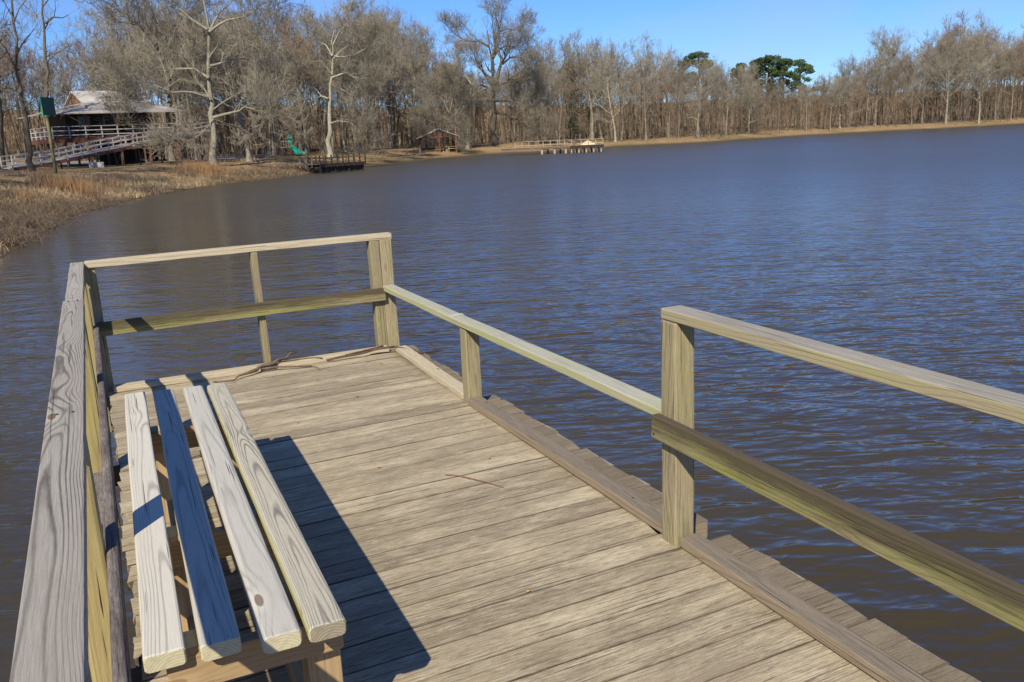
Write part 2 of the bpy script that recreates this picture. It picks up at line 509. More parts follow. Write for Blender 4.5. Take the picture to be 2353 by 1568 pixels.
rr = N.n('VectorMath', operation='LENGTH'); N.set(rr, 0, pos)
rough = N.mr(rr.outputs['Value'], 8.0, 70.0, 0.10, 0.36, True)      # roughness tuned up away from the pier so far water reflects bluer sky
N.set(N.b, 'Roughness', N.math('MULTIPLY', rough, N.mr(lee, 0.38, 0.9, 0.7, 1.0))); N.set(N.b, 'IOR', WIOR); N.set(N.b, 'Specular IOR Level', N.mr(rr.outputs['Value'], 6.0, 34.0, 0.22, 1.0, True))  # reflectivity also raised with distance, brightening the sky reflection on far water
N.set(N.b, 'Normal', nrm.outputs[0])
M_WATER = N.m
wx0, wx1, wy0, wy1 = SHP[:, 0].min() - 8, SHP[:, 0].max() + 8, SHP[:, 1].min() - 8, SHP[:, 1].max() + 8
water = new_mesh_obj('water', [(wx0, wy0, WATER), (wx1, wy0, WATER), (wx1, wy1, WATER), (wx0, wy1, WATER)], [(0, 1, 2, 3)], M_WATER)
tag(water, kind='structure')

# grey lot and path in front of the lodge
M_ASPH = simple('worn_asphalt', (0.20, 0.19, 0.185), 0.9, 0.2, 0.8)
path_px = [(-60, 388, 379), (40, 386, 377), (140, 383, 374), (240, 379.5, 370), (330, 376, 367.5), (420, 372, 364.5), (500, 369, 362), (590, 364, 358), (680, 356, 352)]
v = []; f = []
_pp = np.array(path_px, float)
_px = np.linspace(_pp[0, 0], _pp[-1, 0], 70)
path_px = list(zip(_px, np.interp(_px, _pp[:, 0], _pp[:, 1]), np.interp(_px, _pp[:, 0], _pp[:, 2])))
for i, (px, a, b) in enumerate(path_px):
    A, B = hit(px, a), hit(px, b)
    for k in range(5):
        p = A.lerp(B, k / 4); p.z = tz(p.x, p.y) + 0.07
        v.append(p)
    if i:
        for k in range(4):
            q0 = (i - 1) * 5 + k; f.append((q0, q0 + 5, q0 + 6, q0 + 1))
path = new_mesh_obj('path', v, f, M_ASPH, smooth=True); tag(path, kind='structure')
import sys

# ------------------------------------------------------------------ wood materials
END_OLD = end_grain('end_grain_grey', (0.30, 0.26, 0.18), (0.13, 0.10, 0.065))
END_NEW = end_grain('end_grain_fresh', (0.50, 0.46, 0.30), (0.33, 0.28, 0.16))
W_DECK = wood('deck_wood', (0.43, 0.37, 0.245), (0.225, 0.175, 0.12), (0.345, 0.285, 0.20), 9.0, 0.18, crack=0.5, fiber=0.55,
              knots=0.6, streak=(0.64, 0.555, 0.385), bumps=0.9, patch=0.9, grime=0.0718)
W_DECK2 = wood('deck_wood_brown', (0.395, 0.335, 0.22), (0.19, 0.15, 0.10), (0.29, 0.24, 0.17), 11.0, 0.22, crack=0.5, fiber=0.6,
               knots=0.7, streak=(0.60, 0.515, 0.355), bumps=0.9, patch=0.9, grime=0.0712)
W_RAIL_GREY = wood('rail_wood_grey', (0.39, 0.365, 0.32), (0.13, 0.115, 0.10), (0.345, 0.31, 0.255), 15.0, 0.95, crack=0.5, fiber=0.28,
                   knots=1.0, patch=0.6, bumps=0.6)
W_RAIL_TAN = wood('rail_wood_tan', (0.38, 0.355, 0.295), (0.16, 0.14, 0.115), (0.28, 0.265, 0.225), 18.0, 0.75, side_algae=0.4, crack=0.5,
                  fiber=0.4, knots=0.6, side_tint=(0.37, 0.30, 0.18), bumps=0.5, acol=(0.30, 0.32, 0.09))
W_RAIL_PALE = wood('rail_wood_pale', (0.40, 0.395, 0.325), (0.22, 0.20, 0.145), (0.34, 0.345, 0.25), 14.0, 0.5, algae=0.25, side_algae=0.55, crack=0.4,
                   fiber=0.35, knots=0.6, side_tint=(0.40, 0.35, 0.21), bumps=0.45, acol=(0.33, 0.38, 0.13))
W_RAIL_FAR = wood('rail_wood_warm_tan', (0.46, 0.40, 0.28), (0.24, 0.19, 0.12), (0.40, 0.34, 0.23), 14.0, 0.5, crack=0.5, fiber=0.35, knots=0.8, bumps=0.4)  # paler, warmer tan wood of the far rail and toe boards
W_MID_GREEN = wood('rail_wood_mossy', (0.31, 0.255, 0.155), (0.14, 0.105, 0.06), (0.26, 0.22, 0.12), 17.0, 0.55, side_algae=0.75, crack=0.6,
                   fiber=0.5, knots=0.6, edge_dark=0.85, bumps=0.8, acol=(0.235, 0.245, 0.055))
W_POST = wood('post_wood', (0.345, 0.29, 0.18), (0.155, 0.12, 0.075), (0.235, 0.195, 0.125), 12.0, 0.6, algae=0.36, crack=0.8, fiber=0.6,
              knots=0.5, bumps=0.8, acol=(0.29, 0.285, 0.105))
W_POST_YEL = wood('post_wood_yellow', (0.35, 0.275, 0.125), (0.18, 0.13, 0.06), (0.29, 0.24, 0.11), 9.0, 0.5, algae=0.3, crack=1.0, fiber=0.3,
                  knots=0.6, bumps=0.6, acol=(0.34, 0.35, 0.11))
W_DARK = wood('old_grey_timber', (0.185, 0.155, 0.135), (0.07, 0.055, 0.048), (0.13, 0.11, 0.10), 16.0, 0.6, crack=0.8, fiber=0.6, knots=0.5, bumps=1.0,
              streak=(0.30, 0.27, 0.24))
W_TOE = wood('toe_board_wood', (0.235, 0.195, 0.145), (0.095, 0.075, 0.055), (0.165, 0.14, 0.11), 15.0, 0.5, crack=0.7, fiber=0.55, knots=0.8, bumps=0.7,
             side_tint=(0.29, 0.225, 0.145))
W_SLAT = wood('slat_wood_pale', (0.51, 0.49, 0.42), (0.27, 0.255, 0.225), (0.46, 0.43, 0.35), 13.0, 0.85, crack=0.75, fiber=0.16, knots=0.7,
              side_tint=(0.52, 0.44, 0.27), bumps=0.35)
W_SLAT_DARK = wood('slat_wood_ringed', (0.45, 0.425, 0.34), (0.15, 0.14, 0.12), (0.40, 0.37, 0.28), 24.0, 1.0, crack=0.3, fiber=0.3, knots=1.0,
                   side_tint=(0.42, 0.40, 0.17), bumps=0.5)
W_SLAT_SOFT = wood('slat_wood_silver', (0.49, 0.475, 0.415), (0.27, 0.26, 0.235), (0.41, 0.395, 0.345), 11.0, 0.7, crack=0.95, fiber=0.2, knots=0.9,
                   side_tint=(0.50, 0.43, 0.31), bumps=0.35)
W_FRAME = wood('bench_frame_wood', (0.42, 0.30, 0.165), (0.22, 0.13, 0.06), (0.36, 0.25, 0.13), 16.0, 0.6, crack=0.5, fiber=0.25, knots=0.6, bumps=0.35)
M_PILE = simple('pile_wood', (0.10, 0.075, 0.05), 0.9, 0.3, 4.0)


def plank(name, p0, p1, w, t, mats, parent=None, up=(0, 0, 1), corner=0.006, seg=8, warp=0.002, ragged=0.0, twist=0.0, end_round=0.002, seed=None):
    """rounded, slightly warped board: local X along the board, Y its width, Z its thickness"""
    rg = random.Random(seed if seed is not None else hash((round(p0[0], 3), round(p0[1], 3), round(p1[0], 3), round(p1[2], 3), w)) & 0xffff)
    M = frame_from(p0, p1, up); L = (Vector(p1) - Vector(p0)).length
    hw, ht = w / 2, t / 2
    c = min(corner, ht * 0.95)
    prof = []
    for sx, sy, a0 in ((1, 1, 0), (-1, 1, 90), (-1, -1, 180), (1, -1, 270)):
        for a in (0, 45, 90):
            an = math.radians(a0 + a)
            prof.append((sx * (hw - c) + c * math.cos(an), sy * (ht - c) + c * math.sin(an)))
    n = len(prof)
    xs = [0.0, min(0.006, L * 0.1)] + [L * k / seg for k in range(1, seg)] + [L - min(0.006, L * 0.1), L]
    ph = [rg.uniform(0, 6.28) for _ in range(4)]
    jag = [[rg.uniform(-1, 1) * ragged for _ in range(n)] for _ in range(2)]
    v = []; f = []
    for i, x in enumerate(xs):
        u = x / L
        dy = warp * (math.sin(u * 3.1 + ph[0]) + 0.5 * math.sin(u * 9 + ph[1]))
        dz = warp * 0.7 * math.sin(u * 4.0 + ph[2])
        s = 1.0 - (end_round / max(hw, 1e-4)) * (1 if i in (0, len(xs) - 1) else 0)
        ta = twist * (u - .5)
        for k, (y, z) in enumerate(prof):
            e = warp * 0.35 * math.sin(u * 23 + k * 1.7 + ph[3])
            y2, z2 = y * s + (e if abs(y) > hw * 0.9 else 0), z * s
            y3 = y2 * math.cos(ta) - z2 * math.sin(ta); z3 = y2 * math.sin(ta) + z2 * math.cos(ta)
            xx = x + (jag[0][k] if i <= 1 else 0) + (jag[1][k] if i >= len(xs) - 2 else 0)
            v.append((xx, y3 + dy, z3 + dz))
    for i in range(len(xs) - 1):
        for k in range(n):
            k2 = (k + 1) % n
            f.append((i * n + k, (i + 1) * n + k, (i + 1) * n + k2, i * n + k2))
    f.append(tuple(range(n))); e = (len(xs) - 1) * n; f.append(tuple(e + k for k in range(n - 1, -1, -1)))
    ms = list(mats) if isinstance(mats, (list, tuple)) else [mats]
    o = new_mesh_obj(name, v, f, ms)
    if len(ms) > 1:
        o.data.polygons[len(f) - 1].material_index = 1
        o.data.polygons[len(f) - 2].material_index = 1
    if parent:
        o.parent = parent
        M = parent_inv(parent) @ M
    o.matrix_local = M
    return o


def parent_inv(p):
    return (Matrix.Translation(p.location) @ p.rotation_euler.to_matrix().to_4x4()).inverted()


# ------------------------------------------------------------------ the pier
pier = empty('fishing_pier', (0, 0, 0))
tag(pier, 'weathered wooden fishing pier with plank deck and railings, in the foreground', 'pier')
RX = lambda y: 1.838 + 0.0185 * (y - 1.5)      # deck side of the right-hand posts
post_y = {'near': (2.515, 2.655), 'mid': (4.655, 4.795), 'far': (6.325, 6.43)}
# deck boards
y = -2.6; i = 0
rg = random.Random(3)
while y < 6.40:
    w = 0.1400 + rg.uniform(-0.004, 0.002)
    if y + w > 6.47: break
    yc = y + w / 2
    x0 = -0.068 + rg.uniform(-0.014, 0.008)
    x1 = 2.105 + rg.uniform(-0.012, 0.012)
    for a, b in ((2.50, 2.70), (4.64, 4.84), (0.42, 0.6)):
        if y + w > a + 0.02 and y < b - 0.02: x1 = RX(yc) + 0.012
    tilt = rg.uniform(-0.0015, 0.0015)
    o = plank('deck_board', (x0, yc, -0.019 + rg.uniform(-0.0018, 0.0018)), (x1, yc + tilt, -0.019 + rg.uniform(-0.0018, 0.0018)), w, 0.038,
              (W_DECK if rg.random() < 0.68 else W_DECK2, END_OLD), pier, corner=0.003, seg=9, warp=0.0011, ragged=0.013, seed=i)
    y += w + rg.uniform(0.0012, 0.0040); i += 1
# substructure: joists, cross beams whose ends stick out past the deck, round piles
for x in (-0.025, 0.62, 1.24, 1.90):
    plank('joist', (x, -2.6, -0.115), (x, 6.4, -0.115), 0.04, 0.145, (W_DARK, END_OLD), pier, corner=0.003, seg=3, warp=0.0)
for yb in (0.62, 2.735, 4.79, 6.40):
    plank('cross_beam', (-0.20, yb + 0.0, -0.07), (2.15 + (0.02 if yb > 6 else 0), yb, -0.07), 0.09, 0.085, (W_TOE, END_OLD), pier, corner=0.004, seg=4, warp=0.001)
for yb in (0.0, 2.45, 4.60, 6.34):
    for x in (0.05, 1.85):
        MB().tube([(x, yb, -4.0), (x, yb, -0.20)], [0.12, 0.11], 12).build('pile', M_PILE, pier, True)
# toe boards lying on the deck
plank('toe_board', (RX(1.45) + 0.045 - 0.03, -1.2, 0.026), (RX(2.5) + 0.05, 2.50, 0.026), 0.088, 0.042, (W_TOE, END_OLD), pier, corner=0.006, warp=0.002)
plank('toe_board', (RX(2.7) + 0.05, 2.615, 0.025), (RX(4.6) + 0.035, 4.64, 0.025), 0.092, 0.042, (W_TOE, END_OLD), pier, corner=0.006, warp=0.003)
plank('toe_board', (RX(4.8) + 0.045, 4.757, 0.022), (RX(6.2) + 0.055, 6.19, 0.022), 0.088, 0.040, (W_RAIL_FAR, END_OLD), pier, corner=0.005, warp=0.003)
plank('toe_board', (-0.045, 6.305, 0.020), (1.90, 6.262, 0.020), 0.088, 0.038, (W_RAIL_FAR, END_OLD), pier, corner=0.005, warp=0.003)
plank('toe_board', (-0.158, -1.2, 0.008), (-0.152, 6.22, 0.008), 0.075, 0.040, (W_DARK, END_OLD), pier, corner=0.006, warp=0.003)
# right side posts
PIN = 0.0
plank('post', (1.901, 2.561, -0.26), (1.898, 2.561, 0.893), 0.092, 0.092, (W_POST, END_OLD), pier, up=(0, -1, 0), corner=0.008, warp=0.0015, seg=10)
plank('post', (1.945, 4.706, -0.26), (1.945, 4.706, 0.466), 0.092, 0.092, (W_POST, END_OLD), pier, up=(0, -1, 0), corner=0.008, warp=0.0015, seg=8)
plank('post', (1.975, 6.372, -0.30), (1.970, 6.372, 0.852), 0.092, 0.092, (W_POST, END_OLD), pier, up=(0, -1, 0), corner=0.006, warp=0.0015, seg=10)
plank('post', (1.890, 6.378, -0.30), (1.883, 6.378, 0.852), 0.076, 0.088, (W_POST, END_OLD), pier, up=(0, -1, 0), corner=0.006, warp=0.0015, seg=10)
plank('post', (RX(0.5) + 0.046, 0.5, -0.26), (RX(0.5) + 0.046, 0.5, 0.893), 0.092, 0.092, (W_POST, END_OLD), pier, up=(0, -1, 0), corner=0.008, warp=0.0015, seg=6)
# right side rails
plank('top_rail', (RX(-1.1) + 0.075, -1.2, 0.914), (RX(2.5) + 0.052, 2.612, 0.914), 0.094, 0.042, (W_RAIL_TAN, END_OLD), pier, corner=0.005, warp=0.003, seg=14)
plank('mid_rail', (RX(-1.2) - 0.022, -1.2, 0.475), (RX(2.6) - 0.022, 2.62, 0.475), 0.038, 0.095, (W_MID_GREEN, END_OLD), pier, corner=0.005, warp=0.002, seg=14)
plank('low_rail', (RX(2.6) + 0.058, 2.612, 0.506), (1.955, 6.32, 0.486), 0.090, 0.040, (W_RAIL_PALE, END_OLD), pier, corner=0.005, warp=0.003, seg=14)
# far end rails and post
plank('top_rail', (-0.100, 6.39, 0.874), (2.022, 6.372, 0.876), 0.090, 0.044, (W_RAIL_FAR, END_OLD), pier, corner=0.004, warp=0.003, seg=10)
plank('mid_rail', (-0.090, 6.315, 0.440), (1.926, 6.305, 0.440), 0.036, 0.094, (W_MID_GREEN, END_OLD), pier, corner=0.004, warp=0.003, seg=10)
plank('post', (1.005, 6.375, -0.20), (0.992, 6.375, 0.851), 0.046, 0.086, (W_POST, END_OLD), pier, up=(0, -1, 0), corner=0.004, warp=0.002)
plank('post', (-0.085, 6.405, -0.30), (-0.087, 6.405, 0.851), 0.088, 0.088, (W_POST, END_OLD), pier, up=(0, -1, 0), corner=0.006, warp=0.0015)
# left side posts and rails
for yy in (0.50, 2.60, 4.66, 6.20):
    plank('post', (-0.153, yy, -0.30), (-0.156, yy, 0.851), 0.092, 0.092, (W_POST_YEL, END_OLD), pier, up=(0, -1, 0), corner=0.012, warp=0.002, seg=10)
plank('top_rail', (-0.149, -1.2, 0.881), (-0.149, 4.70, 0.879), 0.094, 0.040, (W_RAIL_GREY, END_OLD), pier, corner=0.003, warp=0.0012, seg=20)
plank('top_rail', (-0.146, 4.705, 0.872), (-0.146, 6.43, 0.872), 0.083, 0.038, (W_RAIL_GREY, END_OLD), pier, corner=0.003, warp=0.001, seg=8)
plank('mid_rail', (-0.092, -1.2, 0.434), (-0.092, 6.28, 0.434), 0.034, 0.094, (W_DARK, END_OLD), pier, corner=0.010, warp=0.0025, seg=24)
M_NAIL = simple('galvanised_nail', (0.30, 0.27, 0.25), 0.5, 0.2, 30, 0.6)
nb = MB()
for (x, y, z) in ((RX(2.6) - 0.042, 2.62, 0.50), (RX(2.6) - 0.042, 2.60, 0.45)):
    nb.tube([(x + 0.004, y, z), (x - 0.003, y, z)], [0.006, 0.006], 8)
for yy in (2.60, 4.66):
    for dx in (-0.02, 0.02): nb.tube([(-0.15 + dx, yy, 0.898), (-0.15 + dx, yy, 0.903)], [0.004, 0.004], 8)
for yb in (2.9, 4.5):
    nb.tube([(RX(yb) + 0.05, yb, 0.045), (RX(yb) + 0.05, yb, 0.049)], [0.005, 0.005], 8)
yn = -0.5
for ch_ in list(pier.children):
    if ch_.name.split('.')[0] == 'deck_board' and ch_.matrix_local.translation.y > 0.8:
        for xn in (0.0, 0.63, 1.25, 1.80):
            for dy in (-0.042, 0.04):
                x_ = xn + rg.uniform(-.012, .012); y_ = ch_.matrix_local.translation.y + dy + rg.uniform(-.008, .008)
                nb.tube([(x_, y_, -0.003), (x_, y_, 0.0012)], [0.0052, 0.0052], 6)
tag(nb.build('nail', simple('rusty_nail', (0.10, 0.065, 0.045), 0.6, 0.3, 30, 0.3), pier), kind='stuff')

# ------------------------------------------------------------------ the bench
bench = empty('bench', (0.211, 3.12, 0.0), math.radians(-1.27))
tag(bench, 'backless slatted wooden bench of four pale planks beside the left railing', 'bench')
sl = [(-0.1835, -1.175, 1.230, W_SLAT), (-0.060, -1.190, 1.210, W_SLAT), (0.0745, -1.230, 1.190, W_SLAT_SOFT), (0.1825, -1.235, 1.165, W_SLAT_DARK)]
for k, (lx, a, b, m) in enumerate(sl):
    R2 = Matrix.Rotation(math.radians(-1.27), 4, 'Z')
    p0 = Vector((0.211, 3.12, 0)) + R2 @ Vector((lx, a, 0.453)); p1 = Vector((0.211, 3.12, 0)) + R2 @ Vector((lx, b, 0.453))
    plank('slat', p0, p1, 0.092, 0.044, (m, END_NEW if k < 3 else END_OLD), bench, corner=0.011 if k > 1 else 0.007, seg=12, warp=0.0015, end_round=0.004, seed=70 + k)


def bl(lx, ly, z): return Vector((0.211, 3.12, 0)) + R2 @ Vector((lx, ly, z))


for ly in (-1.125, -0.45, 0.68):
    plank('cross_rail', bl(-0.215 + (0.03 if ly < -1 else 0), ly, 0.385), bl(0.232, ly, 0.385), 0.040, 0.090, (W_FRAME, END_NEW), bench, corner=0.003, seg=3, warp=0.0008)
    for lx in (-0.13, 0.185):
        plank('leg', bl(lx, ly + 0.066, 0.001), bl(lx, ly + 0.066, 0.427), 0.088, 0.088, (W_FRAME, END_NEW), bench, up=(0, -1, 0), corner=0.004, seg=3, warp=0.0)
for lx in (-0.10, 0.15):
    plank('stringer', bl(lx, -1.04, 0.10), bl(lx, 0.62, 0.10), 0.038, 0.088, (W_FRAME, END_NEW), bench, corner=0.003, seg=3, warp=0.0)

# ------------------------------------------------------------------ small things on the pier
M_BARK_STICK = simple('stick_bark', (0.15, 0.105, 0.07), 0.95, 0.4, 25)
M_TWIG = simple('red_twig', (0.26, 0.13, 0.07), 0.8, 0.2, 30)
M_VINE = simple('dry_vine', (0.10, 0.065, 0.045), 0.95, 0.3, 25)


def wiggle(a, b, n, amp, seed, zb=None):
    r = random.Random(seed); out = []
    a = Vector(a); b = Vector(b)
    for i in range(n + 1):
        p = a.lerp(b, i / n)
        if 0 < i < n: p += Vector((r.uniform(-amp, amp), r.uniform(-amp, amp), r.uniform(0, amp * 0.5)))
        out.append(p)
    return out


b = MB()
b.tube(wiggle((0.72, 6.07, 0.012), (1.22, 6.36, 0.075), 9, 0.022, 1), [0.005, 0.008, 0.011, 0.014, 0.013, 0.015, 0.012, 0.010, 0.009, 0.005], 7)
b.tube(wiggle((0.93, 6.19, 0.03), (1.27, 6.12, 0.012), 5, 0.02, 2), 0.007, 6)
b.tube(wiggle((1.05, 6.26, 0.05), (1.38, 6.23, 0.03), 6, 0.02, 3), 0.006, 6)
b.tube(wiggle((0.72, 6.07, 0.012), (0.58, 6.12, 0.01), 3, 0.01, 4), 0.005, 6)
b.tube(wiggle((1.27, 6.12, 0.012), (1.30, 6.0, 0.01), 3, 0.01, 5), 0.003, 5)
o = b.build('driftwood_branch', M_BARK_STICK, None, True); tag(o, 'crooked grey driftwood branch lying against the toe board at the far railing', 'branch')
b = MB()
b.tube(wiggle((1.40, 6.19, 0.02), (1.92, 6.165, 0.05), 8, 0.015, 7), 0.008, 6)
b.tube(wiggle((1.92, 6.165, 0.055), (2.09, 5.99, 0.012), 5, 0.015, 8), 0.006, 6)
b.tube(wiggle((1.55, 6.22, 0.03), (1.86, 6.25, 0.05), 5, 0.015, 9), 0.006, 6)
o = b.build('dead_vine', M_VINE, None, True); tag(o, 'thin dead vine trailing over the deck at the foot of the far corner post', 'vine')
b = MB()
b.tube([(1.345, 3.665, 0.012), (1.39, 3.63, 0.012), (1.445, 3.545, 0.010), (1.495, 3.455, 0.008), (1.525, 3.39, 0.006)], [0.0026, 0.0022, 0.0022, 0.002, 0.0015], 6)
b.tube([(1.42, 3.59, 0.010), (1.425, 3.55, 0.014)], [0.002, 0.001], 5)
o = b.build('red_twig', M_TWIG, None, True); tag(o, 'thin reddish twig lying in the middle of the sunlit deck', 'twig')
b = MB()
b.tube([(0.015, 3.98, 0.01), (-0.012, 3.90, 0.025), (-0.02, 3.84, 0.012), (-0.008, 3.80, 0.006)], 0.0035, 6)
o = b.build('curled_twig', M_VINE, None, True); tag(o, 'small curled dark twig on the deck beside the leftmost bench slat', 'twig')
b = MB()
b.tube([(0.12, 4.55, 0.008), (0.2, 4.60, 0.012), (0.30, 4.62, 0.01), (0.40, 4.66, 0.006)], 0.003, 5)
o = b.build('bent_twig', M_VINE, None, True); tag(o, 'dark bent twig on the deck between the far bench ends and the far toe board', 'twig')
# leaf litter flakes
M_LEAF = simple('dry_leaf', (0.42, 0.24, 0.11), 0.8, 0.25, 40)
lb = MB()
for (x, y) in ((0.02, 3.45), (0.04, 3.2), (1.62, 3.76), (0.03, 3.05), (0.9, 4.9), (1.2, 2.5), (1.73, 5.9), (1.1, 3.95), (1.35, 5.2)):
    an = rg.uniform(0, 6.28); s = rg.uniform(0.009, 0.017)
    cx, sx = math.cos(an) * s, math.sin(an) * s
    lb.add([(x - cx, y - sx, .006), (x + sx * .5, y - cx * .5, .012), (x + cx, y + sx, .006), (x - sx * .5, y + cx * .5, .010), (x, y, .003)], [(0, 1, 4), (1, 2, 4), (2, 3, 4), (3, 0, 4)])
o = lb.build('leaf_litter', M_LEAF); tag(o, kind='stuff', label='scattered flakes of dry leaves on the pier deck', cat='leaves')
# fishing line round the low rail
M_LINE = simple('fishing_line', (0.62, 0.62, 0.58), 0.4, 0.05, 30)
b = MB()
for k in range(3):
    yl = 4.86 + 0.012 * k; xl = 1.945; z0, z1 = 0.466, 0.514; h2 = 0.0475
    b.tube([(xl - h2, yl, z0 + .005), (xl - h2, yl + .006, z1 - .004), (xl - h2 + .008, yl + .008, z1), (xl + h2 - .008, yl + .03, z1), (xl + h2, yl + .03, z1 - .006), (xl + h2, yl + .03, z0), (xl, yl + .01, z0 - .002), (xl - h2, yl, z0 + .005)], 0.0011, 5, False)
o = b.build('fishing_line', M_LINE, None, True); tag(o, 'thin pale fishing line wound round the low right railing above the middle post', 'fishing line')

# ------------------------------------------------------------------ bare trees
def bark(name, col, dark, lichen):
    N = NT(name)
    tc = N.n('TexCoord').outputs['Object']; rnd = N.n('ObjectInfo').outputs['Random']
    n1 = N.noise(N.vmul(tc, (1.0, 1.0, 0.35)), 1.6, 4.0, 0.65); n2 = N.noise(N.vmul(tc, (1, 1, 0.2)), 11.0, 3.0, 0.6)
    c = N.mix(N.mr(n1, 0.38, 0.66), col, lichen)
    c = N.mix(N.mr(n2, 0.45, 0.7, 0.0, 0.7), c, dark)
    c = N.mix(1.0, c, N.mr(rnd, 0.0, 1.0, 0.72, 1.15), 'MULTIPLY')
    N.set(N.b, 'Base Color', c); N.set(N.b, 'Roughness', 0.95); N.set(N.b, 'Specular IOR Level', 0.1)
    return N.m


M_BARK = bark('bark_grey', (0.215, 0.19, 0.14), (0.08, 0.068, 0.05), (0.31, 0.285, 0.215))
M_BARK_PALE = bark('bark_pale', (0.275, 0.255, 0.195), (0.10, 0.09, 0.066), (0.39, 0.37, 0.295))
M_BARK_DARK = bark('bark_dark', (0.105, 0.085, 0.065), (0.045, 0.037, 0.03), (0.165, 0.145, 0.105))
M_TWIGS = bark('twigs_grey', (0.265, 0.235, 0.175), (0.17, 0.148, 0.108), (0.34, 0.31, 0.24))
M_TWIGS_RED = bark('twigs_reddish', (0.255, 0.185, 0.13), (0.16, 0.115, 0.08), (0.31, 0.235, 0.165))


M_TWIGS_DARK = bark('stems_brown', (0.15, 0.12, 0.085), (0.08, 0.062, 0.045), (0.22, 0.18, 0.13))


class Tree:
    """grows segments; thick ones go to the trunk mesh, fine ones to the crown mesh"""
    def __init__(self, seed, twig_r=0.015, dens=1.0, droop=0.0, gnarl=0.22):
        self.r = random.Random(seed); self.limb = []; self.tw = []; self.twig_r = twig_r; self.dens = dens; self.droop = droop; self.gnarl = gnarl

    def path(self, p, d, L, r0, r1, n, gn, up=0.0):
        R = self.r; pts = [p.copy()]; d = d.normalized(); st = L / n
        for i in range(n):
            d = (d + Vector((R.gauss(0, gn), R.gauss(0, gn), R.gauss(0, gn * 0.8) + up))).normalized()
            p = p + d * st; pts.append(p.copy())
        rad = [r0 + (r1 - r0) * (i / n) for i in range(n + 1)]
        return pts, rad

    def side(self, d, ang):
        R = self.r
        a = Vector((R.gauss(0, 1), R.gauss(0, 1), R.gauss(0, 1))); a = a - d * a.dot(d)
        if a.length < 1e-3: a = Vector((1, 0, 0))
        a.normalize()
        return (d * math.cos(ang) + a * math.sin(ang)).normalized()

    def emit(self, pts, rad, lvl):
        if rad[0] > 0.036: self.limb.append((pts, rad))
        else:
            for i in range(len(pts) - 1): self.tw.append((pts[i], pts[i + 1], rad[i], rad[i + 1]))

    def sprout(self, pts, rad, lvl, L):
        """children of a branch"""
        R = self.r
        if lvl > 4: return
        cnt = {1: 7, 2: 6, 3: 5, 4: 4}[lvl]
        cnt = max(2, int(cnt * self.dens * (0.85 + 0.3 * R.random()) * (1 if lvl > 1 else max(0.6, min(1.8, L / 5)))))
        n = len(pts) - 1
        for k in range(cnt):
            t = R.uniform(0.22 if lvl == 1 else 0.12, 1.0) if k < cnt - 1 else 1.0
            f = t * n; i = min(int(f), n - 1); u = f - i
            p = pts[i].lerp(pts[i + 1], u); d = (pts[i + 1] - pts[i]).normalized()
            rr = rad[i] + (rad[i + 1] - rad[i]) * u
            ang = R.uniform(0.45, 1.15) if t < 1 else R.uniform(0.1, 0.4)
            cd = self.side(d, ang); cd.z += 0.22 - self.droop; cd.normalize()
            cl = L * R.uniform(0.38, 0.62) * (1.15 - 0.45 * t)
            if lvl == 1: cl = max(cl, 1.6)
            if lvl == 2: cl = max(cl, 1.1)
            if lvl == 3: cl = max(cl, 0.7)
            cr = max(self.twig_r, rr * R.uniform(0.42, 0.62))
            if lvl == 4: cr = self.twig_r; cl = R.uniform(0.35, 0.85)
            seg = {1: 4, 2: 3, 3: 2, 4: 1}[lvl]
            cp, crd = self.path(p, cd, cl, cr, max(self.twig_r * 0.7, cr * 0.4), seg, self.gnarl, 0.05 - self.droop * 0.3)
            self.emit(cp, crd, lvl + 1)
            if lvl < 4: self.sprout(cp, crd, lvl + 1, cl)

    def guide(self, pts, r0, r1, dens_lvl=1, depth=0.0):
        """a limb along given points (metres), sprouting side branches"""
        R = self.r; P = []
        y = pts[0][1] if len(pts[0]) > 2 else 0.0
        P = [Vector(p) for p in pts]
        # subdivide with jitter
        Q = [P[0]]
        for a, b in zip(P[:-1], P[1:]):
            n = max(1, int((b - a).length / 0.9)); per = (b - a).length * 0.035
            for i in range(1, n + 1):
                q = a.lerp(b, i / n)
                if i < n: q += Vector((R.gauss(0, per), R.gauss(0, per), R.gauss(0, per)))
                Q.append(q)
        n = len(Q) - 1; rad = [r0 + (r1 * .6 - r0) * (i / n) ** 0.7 for i in range(n + 1)]
        self.limb.append((Q, rad))
        L = sum((b - a).length for a, b in zip(Q[:-1], Q[1:]))
        if dens_lvl:
            self.sprout(Q, rad, dens_lvl, L)
            if L > 4: self.sprout(Q[len(Q) // 2:], rad[len(Q) // 2:], dens_lvl, L * .6)
        return Q, rad

    def auto(self, H, r, fork=0.4, spread=0.75, nlimb=9, width=0.33, lean=0.0):
        R = self.r
        pts, rad = self.path(Vector((0, 0, -0.3)), Vector((lean, 0, 1)), H * 0.93, r, r * 0.16, 12, 0.045, 0.03)
        rad[0] = r * 1.45; rad[1] = r * 1.0
        self.limb.append((pts, rad)); n = 12
        for k in range(nlimb):
            t = fork + (0.97 - fork) * ((k + R.random() * 0.8) / nlimb)
            f = t * n; i = min(int(f), n - 1); p = pts[i].lerp(pts[i + 1], f - i); rr = rad[i]
            az = k * 2.4 + R.uniform(-0.5, 0.5); up = R.uniform(0.35, 0.9) + t * 0.5
            d = Vector((math.cos(az) * spread, math.sin(az) * spread, up * 0.8))
            L = H * width * R.uniform(0.75, 1.2) * (1.1 - 0.65 * max(0, (t - 0.55) / 0.45))
            cp, crd = self.path(p, d, L, rr * R.uniform(0.42, 0.65), 0.03, 7, 0.15, 0.06)
            self.emit(cp, crd, 1); self.sprout(cp, crd, 1, L)
        self.sprout(pts[-4:], rad[-4:], 2, H * 0.16)
        return self

